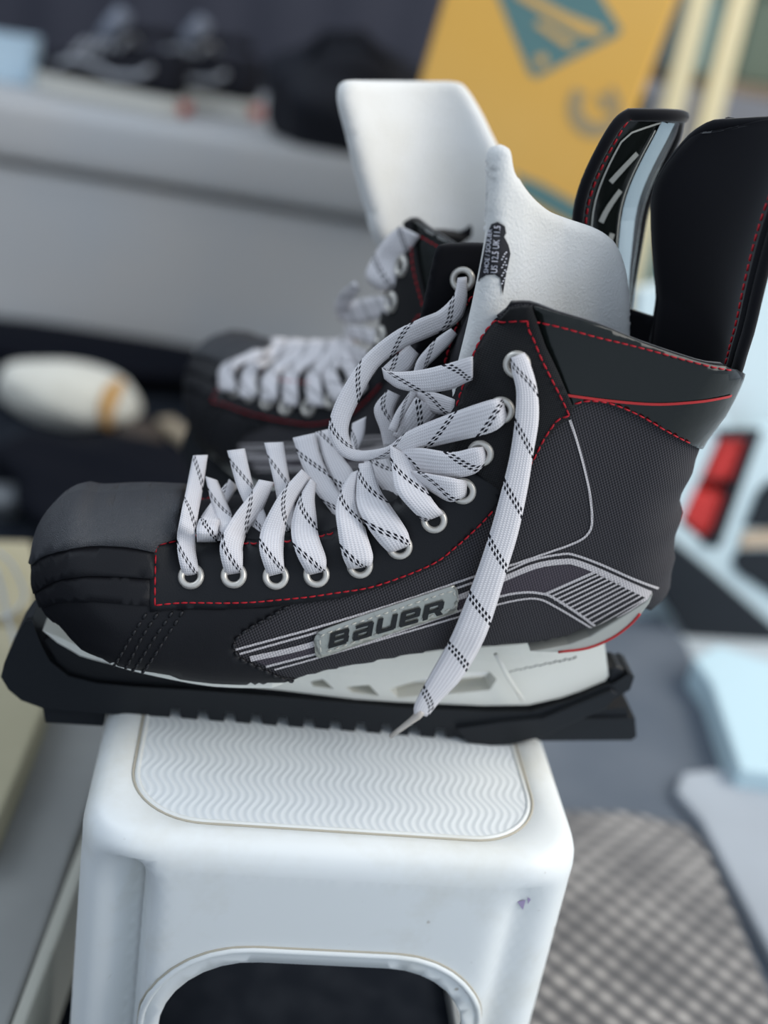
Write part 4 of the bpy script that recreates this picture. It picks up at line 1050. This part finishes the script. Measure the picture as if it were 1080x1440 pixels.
def loft(bm, sections, cap=True):
    """sections: list of rings (lists of 3-D points, same count)"""
    rings = [[bm.verts.new(Vector(p)) for p in r] for r in sections]; n = len(rings[0])
    for A, B in zip(rings, rings[1:]):
        for k in range(n): bm.faces.new((A[k], A[(k + 1) % n], B[(k + 1) % n], B[k]))
    if cap: bm.faces.new(rings[0][::-1]); bm.faces.new(rings[-1])
    return rings
MT['shoe_black'] = add_bump(M('black_suede', (.014, .014, .019), .9, .2), 300, .3)
MT['shoe_white'] = M('shoe_white', (.42, .43, .46), .6, .3)
MT['shoe_grey'] = M('shoe_grey', (.22, .24, .29), .7, .2)
MT['shoe_sole'] = M('cream_rubber', (.62, .60, .54), .6, .3)
MT['shoe_red'] = M('red_heel_tab', (.62, .09, .06), .5, .3)
def sneaker(loc, yaw, label):
    t = thing('sneaker', label, 'sneaker', Matrix.Translation(loc) @ Matrix.Rotation(yaw, 4, 'Z'), 'pair of black sneakers on the bench')
    # toe towards -x ; length .29
    ln = [(-.145, .012), (-.135, .032), (-.11, .045), (-.07, .052), (-.02, .047), (.04, .041), (.09, .038), (.125, .034), (.143, .020)]
    def outline(g, z0): return [(x, w * g, z0) for x, w in ln] + [(x, -w * g, z0) for x, w in ln[::-1]]
    bm = bmesh.new(); loft(bm, [outline(.97, 0), outline(1.04, .006), outline(1.05, .026), outline(1.0, .030)]); bevel(bm_obj('sole', bm, MT['shoe_sole'], t), .003)
    top = {-.145: .045, -.135: .056, -.11: .066, -.07: .074, -.02: .096, .04: .100, .09: .098, .125: .106, .143: .108}
    bm = bmesh.new(); secs = []
    for x, w in ln:
        H = top[x]; r = []
        for k in range(15):
            a = PI * k / 14; r.append((x, w * .98 * math.cos(a) * (1 - .12 * math.sin(a)), .028 + (H - .028) * math.sin(a) ** .75))
        secs.append(r)
    loft(bm, secs); subs(bm_obj('upper', bm, MT['shoe_black'], t), 1)
    for sd in (-1, 1):
        bm = bmesh.new(); tube(bm, [(-.075, sd * .050, .050), (-.045, sd * .049, .064), (-.01, sd * .045, .062), (.03, sd * .041, .050), (.075, sd * .039, .056), (.10, sd * .037, .072)], .0048, 6); bm_obj('side_stripe', bm, MT['shoe_white'], t)
    for k in range(5):
        x = -.055 + .022 * k; z = .082 + .0055 * k; bm = bmesh.new(); tube(bm, [(x, -.034, z - .012), (x + .003, -.015, z + .003), (x, 0, z + .008), (x - .003, .015, z + .003), (x, .034, z - .012)], .0042, 6); bm_obj('lace', bm, MT['shoe_white'], t)
    bm = bmesh.new(); pts = [(.02, -.028, .104), (.045, -.034, .118), (.075, -.032, .126), (.110, -.016, .120), (.118, 0, .116), (.110, .016, .120), (.075, .032, .126), (.045, .034, .118), (.02, .028, .104)]; tube(bm, pts, .0065, 8); bm_obj('padded_collar', bm, MT['shoe_black'], t)
    bm = bmesh.new(); tube(bm, [(-.02, 0, .098), (.0, 0, .122), (.018, 0, .146)], [.014, .018, .015], 10); bm_obj('shoe_tongue', bm, MT['shoe_grey'], t)
    bm = bmesh.new(); bx(bm, (.1465, 0, .016), (.006, .032, .018)); bevel(bm_obj('heel_tab', bm, MT['shoe_red'], t, False), .002)
    return t
def base_at(px, py, z): p = onz(px, py, z); return Vector((p.x, p.y, z))
a = base_at(62, 128, BZ); b_ = base_at(238, 166, BZ); print('shoe1', a, b_)
sneaker(((a + b_) / 2) + Vector((0, .03, 0)), math.atan2(b_.y - a.y, b_.x - a.x) , 'black sneaker with white side stripe and cream sole, nearer of the pair on the bench')
a2 = base_at(205, 138, BZ); b2 = base_at(335, 168, BZ); print('shoe2', a2, b2)
sneaker(((a2 + b2) / 2) + Vector((-.01, .03, 0)), math.atan2(b2.y - a2.y, b2.x - a2.x), 'black sneaker with white side stripe, second of the pair, partly hidden by the first')
# dark bag and boots at the right end of the bench
MT['bagblack'] = add_bump(M('black_bag', (.010, .011, .017), .7, .3), 30, .6, dist=.01)
def blob(name, c, s, mat, parent=None, seed=0, amp=.12, sub=4, rot=0, flat=True):
    bm = bmesh.new(); bmesh.ops.create_icosphere(bm, subdivisions=sub, radius=1); rnd = random.Random(seed); ph = [rnd.uniform(0, 6.3) for _ in range(6)]
    for v in bm.verts:
        p = v.co.copy(); k = 1 + amp * (math.sin(3 * p.x + ph[0]) * math.sin(4 * p.y + ph[1]) + .6 * math.sin(6 * p.z + 3 * p.x + ph[2]) + .4 * math.sin(9 * p.y + ph[3] + 5 * p.z))
        q = Vector((p.x * s[0], p.y * s[1], p.z * s[2])) * k
        if flat and q.z < -s[2] * .75: q.z = -s[2] * .75
        v.co = q
    o = bm_obj(name, bm, mat, parent); o.matrix_basis = Matrix.Translation(c) @ Matrix.Rotation(rot, 4, 'Z'); return o
bgp = base_at(440, 214, BZ)
bag = blob('sports_bag', bgp + Vector((.03, .10, .07)), (.13, .09, .095), MT['bagblack'], None, 3, .10); tag(bag, 'slumped black bag at the right end of the grey bench', 'bag')
bm = bmesh.new(); tube(bm, [(-.06, -.05, .06), (-.04, -.06, .10), (.02, -.06, .11), (.07, -.05, .07)], .007, 8); bm_obj('bag_handle', bm, MT['bagblack'], bag)
MT['paleblue'] = M('pale_blue_carton', (.50, .64, .74), .5, .3)
pb = thing('carton', 'small pale blue carton at the left end of the bench, beside the sneakers', 'carton', Matrix.Translation(base_at(10, 118, BZ) + Vector((-.04, .05, 0))) @ Matrix.Rotation(.2, 4, 'Z'))
bm = bmesh.new(); bx(bm, (0, 0, .034), (.14, .09, .068)); bevel(bm_obj('carton_body', bm, MT['paleblue'], pb, False), .004)
bm = bmesh.new(); bx(bm, (0, 0, .071), (.142, .092, .008)); bevel(bm_obj('lid', bm, MT['paleblue'], pb, False), .002)

# ------------------------------------------------------------------ yellow-brown carton with teal print
MT['cardboard'] = add_noise(M('cardboard', (.80, .45, .10), .75, .25), (.82, .49, .14), 4, .6)
MT['teal'] = M('teal_print', (.12, .23, .23), .7, .25)
MT['fadedprint'] = M('faded_print', (.40, .31, .18), .75, .2)
MT['cartonprint'] = M('carton_print_gap', (.72, .44, .14), .75, .25)
BC = CAMP + ray(765, 150) * 1.38
BF = Frame(BC, math.radians(-9), math.radians(8.0))
def bpt(x, y): p = BF.at(x, y, 0); return np.array((p.x, p.z))
tl_, tr_, br_ = bpt(597, 90), bpt(918, 90), bpt(800, 330)
U0, U1 = tl_[0], tr_[0]; Z0 = br_[1] - .012
box = thing('cardboard_box', 'tall yellow-brown cardboard box printed with a teal diamond, behind the skates', 'box', BF.mat())
bm = bmesh.new(); bx(bm, ((U0 + U1) / 2, .15, (Z0 + .42) / 2), (U1 - U0, .30, .42 - Z0)); bevel(bm_obj('box_body', bm, MT['cardboard'], box, False), .004)
BOXLOW = BF.O.z + BF.e.z * U1 + BF.z.z * Z0
MT['crate'] = M('dark_crate', (.03, .03, .035), .6, .3)
cr = thing('crate', 'dark crate on the floor holding up the cardboard box behind the skates', 'crate', Matrix.Translation((BF.O.x - .01, BF.O.y + .03, 0)))
bm = bmesh.new()
for k in range(5): bx(bm, (0, -.115, .03 + k * (BOXLOW - .03) / 5), (.22, .012, (BOXLOW - .03) / 5 - .012)); bx(bm, (0, .115, .03 + k * (BOXLOW - .03) / 5), (.22, .012, (BOXLOW - .03) / 5 - .012))
for x in (-.104, .104):
    for y in (-.104, .104): bx(bm, (x, y, (BOXLOW - .012) / 2), (.014, .014, BOXLOW - .012))
bx(bm, (0, 0, BOXLOW - .008), (.225, .24, .012)); bm_obj('crate_body', bm, MT['crate'], cr, False)
def decal(name, polys, mat, off, holes=()):
    bm = bmesh.new()
    for pl in polys:
        pts = [bpt(*q) for q in pl]; f = bm.faces.new([bm.verts.new((p[0], -off, p[1])) for p in pts])
    bmesh.ops.recalc_face_normals(bm, faces=bm.faces[:]); bmesh.ops.triangulate(bm, faces=bm.faces[:])
    o = bm_obj(name, bm, mat, box, False); solid(o, .0004, -1); return o
decal('diamond_print', [[(697, -12), (722, 50), (745, 104), (754, 110), (790, 90), (868, 50), (874, 42), (845, -4), (836, -25), (700, -25)]], MT['teal'], .0006)
decal('diamond_lettering', [[(724, -6), (735, -14), (795, 18), (850, 40), (845, 52), (818, 50), (770, 22)], [(752, 34), (760, 28), (812, 62), (800, 68)], [(752, 80), (768, 76), (770, 90), (758, 95)]], MT['cartonprint'], .0011)
decal('base_band', [[(722, 243), (760, 258), (815, 288), (850, 310), (845, 335), (800, 312), (735, 276)]], MT['teal'], .0006)
cx, cy = 836, 152
ring = [(cx + 40 * math.cos(a) * .95, cy + 42 * math.sin(a)) for a in np.linspace(-.9, 3.9, 22)] + [(cx + 6 + 23 * math.cos(a), cy - 4 + 24 * math.sin(a)) for a in np.linspace(3.9, -.9, 22)]
decal('round_mark', [ring, [(cx + 4, cy - 22), (cx + 24, cy - 16), (cx + 26, cy + 6), (cx + 8, cy + 2)]], MT['fadedprint'], .0006)

# ------------------------------------------------------------------ shelf unit with cream posts
MT['cream'] = M('cream_paint', (.74, .68, .46), .5, .3)
MT['creamdark'] = M('shelf_brown', (.20, .16, .12), .6, .3)
MT['tealbox'] = M('teal_box', (.17, .31, .35), .6, .3)
MT['greenbox'] = M('green_box', (.12, .16, .13), .7, .3)
SY = 1.95
shelf = thing('shelf_unit', 'open shelf unit with two cream uprights behind the cardboard box', 'shelf', Matrix.Translation((0, SY, 0)))
def post_x(px, py): p = ony(px, py, SY); return p.x
x1, x2 = post_x(935, 190), post_x(1012, 105); print('posts', x1, x2, [round(post_x(*q), 3) for q in ((972, 0), (900, 340), (1032, 0), (992, 190))])
for xx in (x1, x2):
    bm = bmesh.new(); bx(bm, (xx, 0, .72), (.034, .03, 1.44)); bevel(bm_obj('upright', bm, MT['cream'], shelf, False), .003)
zs = [ony(960, 400, SY).z, ony(975, 240, SY).z, ony(990, 100, SY).z, ony(1010, 0, SY).z]; print('zs', zs)
for z in (.22, .58, .90):
    bm = bmesh.new(); bx(bm, ((x1 + x2) / 2 + .28, .17, z), (.85, .30, .018)); bevel(bm_obj('shelf_board', bm, MT['creamdark'], shelf, False), .002)
def stored(c, s, mat, label, yaw=0):
    t = thing('storage_box', label, 'box', Matrix.Translation(c) @ Matrix.Rotation(yaw, 4, 'Z'), 'boxes stored on the shelf unit')
    bm = bmesh.new(); bx(bm, (0, 0, s[2] / 2), s); bevel(bm_obj('box_body', bm, mat, t, False), .006)
    bm = bmesh.new(); bx(bm, (0, 0, s[2] + .006), (s[0] + .01, s[1] + .01, .014)); bevel(bm_obj('lid', bm, mat, t, False), .003)
xm = (x1 + x2) / 2
stored((xm, SY + .16, .589), (.065, .20, .12), MT['tealbox'], 'narrow teal box on the middle shelf between the two cream uprights')
stored((xm + .004, SY + .16, .231), (.06, .20, .20), MT['tealbox'], 'narrow teal box on the low shelf between the two cream uprights')
stored((x2 + .085, SY + .16, .589), (.10, .20, .13), MT['greenbox'], 'dark green box on the middle shelf outside the right cream upright')
stored((x2 + .06, SY + .14, .231), (.055, .18, .24), MT['tealbox'], 'slim teal box on the low shelf outside the right cream upright')
stored((x1 - .055, SY + .16, .231), (.05, .20, .30), MT['greenbox'], 'dark box on the low shelf beside the cardboard box')

# ------------------------------------------------------------------ white angled rack with two red boxes
MT['rackwhite'] = M('rack_white', (.66, .79, .83), .45, .4)
MT['rackdark'] = M('rack_dark', (.012, .016, .022), .6, .3)
MT['redbox'] = M('red_plastic', (.62, .035, .03), .4, .4)
MT['tan'] = M('tan_strip', (.55, .42, .30), .6, .3)
RO = CAMP + ray(1015, 690) * 1.30
RF = Frame(RO, math.radians(12))
def rslab(name, px, v0, v1, mat, parent, bev=.003):
    return slab(name, [(q.x, q.z) for q in (RF.at(x, y, v0) for x, y in px)], v0, v1, mat, parent, .05, bev=bev)
rack = thing('storage_rack', 'white angled rack with dark openings standing on the floor at the right', 'rack', RF.mat())
rslab('back_panel', [(900, 410), (1180, 340), (1250, 640), (1200, 960), (1090, 880), (930, 745), (880, 640)], .07, .09, MT['rackwhite'], rack)
rslab('front_panel', [(940, 640), (985, 545), (1000, 540), (1030, 600), (1012, 612), (955, 735), (990, 765), (1008, 760), (1070, 612), (1100, 600), (1130, 650), (1200, 960), (1090, 885), (925, 755)], .0, .02, MT['rackwhite'], rack)
rslab('bay_lining', [(1012, 606), (1070, 608), (1010, 770), (985, 770), (945, 735)], .045, .05, MT['rackdark'], rack, 0)
rslab('side_opening', [(1100, 680), (1085, 676), (1068, 692), (1048, 742), (1100, 744)], -.004, .0, MT['rackdark'], rack, 0)
rslab('tan_strip', [(1100, 746), (1046, 750), (1040, 770), (1100, 768)], -.004, .0, MT['tan'], rack, 0)
rslab('lower_opening', [(1100, 774), (1040, 775), (1031, 790), (1038, 806), (1100, 846)], -.004, .0, MT['rackdark'], rack, 0)
rslab('bay_frame', [(1010, 606), (1072, 606), (1012, 772), (986, 766), (996, 756), (1006, 752), (1056, 617), (1010, 617)], -.004, .004, MT['rackdark'], rack, .001)
rslab('base_rail', [(920, 765), (955, 770), (1010, 815), (1110, 902), (1110, 960), (1060, 920), (1000, 902), (966, 897), (938, 850)], -.02, .01, MT['rackdark'], rack)
rslab('foot_panel', [(880, 850), (925, 800), (960, 898), (935, 912), (870, 905)], .02, .05, MT['rackwhite'], rack)
for lab_, px in (('upper red box in the dark bay of the white rack', [(1012, 616), (1056, 618), (1034, 680), (984, 676)]), ('lower red box in the dark bay of the white rack', [(974, 692), (1024, 694), (1002, 750), (988, 757), (950, 722)])):
    t = thing('red_box', lab_, 'box', RF.mat(), 'red boxes in the white rack')
    rslab('box_body', px, .006, .04, MT['redbox'], t, .005)
    q = np.array(px, float); c = q.mean(0); rslab('front_panel', [tuple(c + (p - c) * .72) for p in q], .003, .006, MT['redbox'], t, .002)
kb = RF.at(1000, 568, -.004)
o = blob('red_knob', RF.world(kb), (.010, .006, .010), M('pink_red', (.75, .25, .25), .5), None, 1, .02, 3, RF.yaw, False); o.parent = rack; o.matrix_parent_inverse = rack.matrix_world.inverted()

# ------------------------------------------------------------------ clutter on the floor at the left
MT['navy'] = add_bump(M('dark_cloth', (.005, .006, .010), .9, .1), 25, .7, dist=.01)
MT['plush'] = add_noise(M('cream_plush', (.72, .70, .62), .95, .1, **{'Sheen Weight': .4}), (.60, .57, .48), 12, .6, bump=.8, bscale=250)
MT['orange'] = M('orange_patch', (.58, .32, .10), .7, .2)
MT['brown'] = M('brown_leather', (.06, .045, .035), .7, .3)
p = base_at(90, 590, .0)
duf = blob('duffel_bag', Vector((-.50, 1.745, .034)), (.32, .09, .036), MT['navy'], None, 5, .06, 4, .1); tag(duf, 'flat dark bag on the floor against the bench, behind the cream slipper', 'bag')
bm = bmesh.new(); tube(bm, [(-.2, -.10, .02), (-.1, -.14, .035), (.06, -.14, .03), (.16, -.10, .02)], .010, 8); bm_obj('strap', bm, MT['navy'], duf)
sl = thing('slipper', 'cream plush slipper with an orange patch lying on the black mat', 'slipper', Matrix.Translation((-.478, 1.535, .044)) @ Matrix.Rotation(-.12, 4, 'Z'))
o = blob('slipper_body', Vector((0, 0, 0)), (.108, .062, .047), MT['plush'], sl, 9, .04, 4, 0, False)
o = blob('toe_patch', Vector((.074, -.012, .004)), (.013, .044, .037), MT['orange'], sl, 2, .02, 3, 0, False)
MT['brownc'] = MT['brown']
o = blob('pouch', Vector((-.355, 1.475, .022)), (.036, .03, .022), MT['brown'], None, 4, .08, 3); tag(o, 'small brown pouch on the black mat beside the cream slipper', 'pouch')
jk = blob('jacket', Vector((-.33, 1.26, .04)), (.15, .11, .048), MT['navy'], None, 8, .14, 4, -.4); tag(jk, 'crumpled dark jacket on the floor behind the toe of the front skate', 'jacket')
MT['lath'] = M('tan_wood', (.42, .34, .24), .6, .3)
A_, B_ = onz(238, 598, .016), onz(300, 648, .016)
bm = bmesh.new(); d = (B_ - A_).normalized(); bx(bm, (A_ + B_) / 2, ((B_ - A_).length + .03, .026, .014), Matrix.Rotation(math.atan2(d.y, d.x), 3, 'Z'))
tag(bevel(bm_obj('wooden_lath', bm, MT['lath'], None, False), .002), 'short tan wooden lath behind the front skate, below the far toe', 'lath')
MT['paleplastic'] = M('pale_plastic', (.16, .17, .18), .5, .4)
tubm = thing('tub', 'small grey plastic tub at the left edge beside the front skate toe', 'tub', Matrix.Translation(onz(8, 728, 0)) @ Matrix.Scale(1.25, 4))
bm = bmesh.new(); R_ = lathe(bm, [(.016, 0), (.020, .022), (.021, .024), (.020, .026), (.016, .008)], 24); bm.faces.new(R_[0][::-1]); bm.faces.new(R_[-1]); bm_obj('tub_body', bm, MT['paleplastic'], tubm)
bm = bmesh.new(); R_ = lathe(bm, [(.0, .028), (.016, .030), (.0215, .027), (.0215, .022)], 24); bm_obj('lid', bm, MT['paleplastic'], tubm)
MT['plank'] = add_noise(M('grey_plank', (.25, .25, .24), .75, .25), (.34, .34, .32), 7, .7, bump=.3, bscale=60)
MT['plankedge'] = M('plank_edge', (.45, .44, .38), .6, .3)
PZ = .10
pk = thing('plank', 'wide grey plank with a pale front edge on the floor left of the stool', 'plank')
top = fl_px([(-60, 1500), (-60, 900), (20, 850), (168, 985), (148, 1075), (108, 1180), (70, 1290), (2, 1470), (-10, 1500)], PZ)
o = poly_floor('plank_board', top, .0, PZ, MT['plank'], .003); o.parent = pk
e_ = fl_px([(152, 1075), (114, 1180), (72, 1290), (4, 1470), (22, 1475), (86, 1310), (128, 1195), (164, 1085)], PZ + .004)
o = poly_floor('edge_strip', e_, .02, PZ + .004, MT['plankedge'], .002); o.parent = pk
MT['yellowboard'] = add_noise(M('yellow_board', (.40, .36, .24), .6, .3), (.48, .43, .30), 10, .6)
yb = poly_floor('wooden_board', fl_px([(-80, 1180), (-60, 880), (30, 880), (74, 960), (60, 1000), (28, 1080), (-10, 1170)], PZ + .03), PZ, PZ + .03, MT['yellowboard'], .003)
tag(yb, 'yellowish wooden board on top of the grey plank, left of the stool', 'board')
cb = poly_floor('wooden_board', fl_px([(-30, 758), (44, 760), (52, 800), (46, 850), (-30, 880)], PZ + .03), PZ + .01, PZ + .03, MT['yellowboard'], .003)
tag(cb, 'pale board at the left edge behind the front skate toe', 'board')
MT['wirewhite'] = M('white_wire', (.55, .57, .58), .5, .3)
bm = bmesh.new(); WD = lambda x, y: CAMP + ray(x, y) * .86
tube(bm, [WD(*q) for q in catmull([(-6, 800), (3, 830), (10, 865), (20, 900), (26, 930)], 5)], .0016, 8)
tube(bm, [WD(*q) for q in catmull([(-4, 775), (14, 790), (28, 815), (34, 838), (24, 856), (8, 866), (-6, 868)], 5)], .0011, 8)
tag(bm_obj('wire', bm, MT['wirewhite'], None), 'looped thin white wire at the left edge beside the skate toe', 'wire')

# ------------------------------------------------------------------ light
w = bpy.data.worlds.new('world'); SC.world = w; w.use_nodes = True; bg = w.node_tree.nodes['Background']
bg.inputs[0].default_value = (.72, .84, 1.0, 1); bg.inputs[1].default_value = .78
def area(name, loc, target, size, power, col, sy=None):
    l = bpy.data.lights.new(name, 'AREA'); l.energy = power; l.size = size; l.color = col
    if sy: l.shape = 'RECTANGLE'; l.size_y = sy
    o = bpy.data.objects.new(name, l); COL.objects.link(o); o.location = loc
    o.rotation_euler = (Vector(target) - Vector(loc)).to_track_quat('-Z', 'Y').to_euler(); return o
area('door_daylight', (1.9, .2, 1.7), (.1, .7, .35), 1.6, 42, (1, .97, .92))
area('window_daylight', (-1.6, .9, 1.9), (.0, .7, .4), 1.2, 16, (.80, .90, 1))
area('rear_daylight', (1.5, 1.3, 1.7), (.35, 1.5, .6), .6, 15, (1, .90, .72))
SC.view_settings.view_transform = 'Standard'; SC.view_settings.look = 'None'; SC.view_settings.exposure = 0; SC.view_settings.gamma = 1
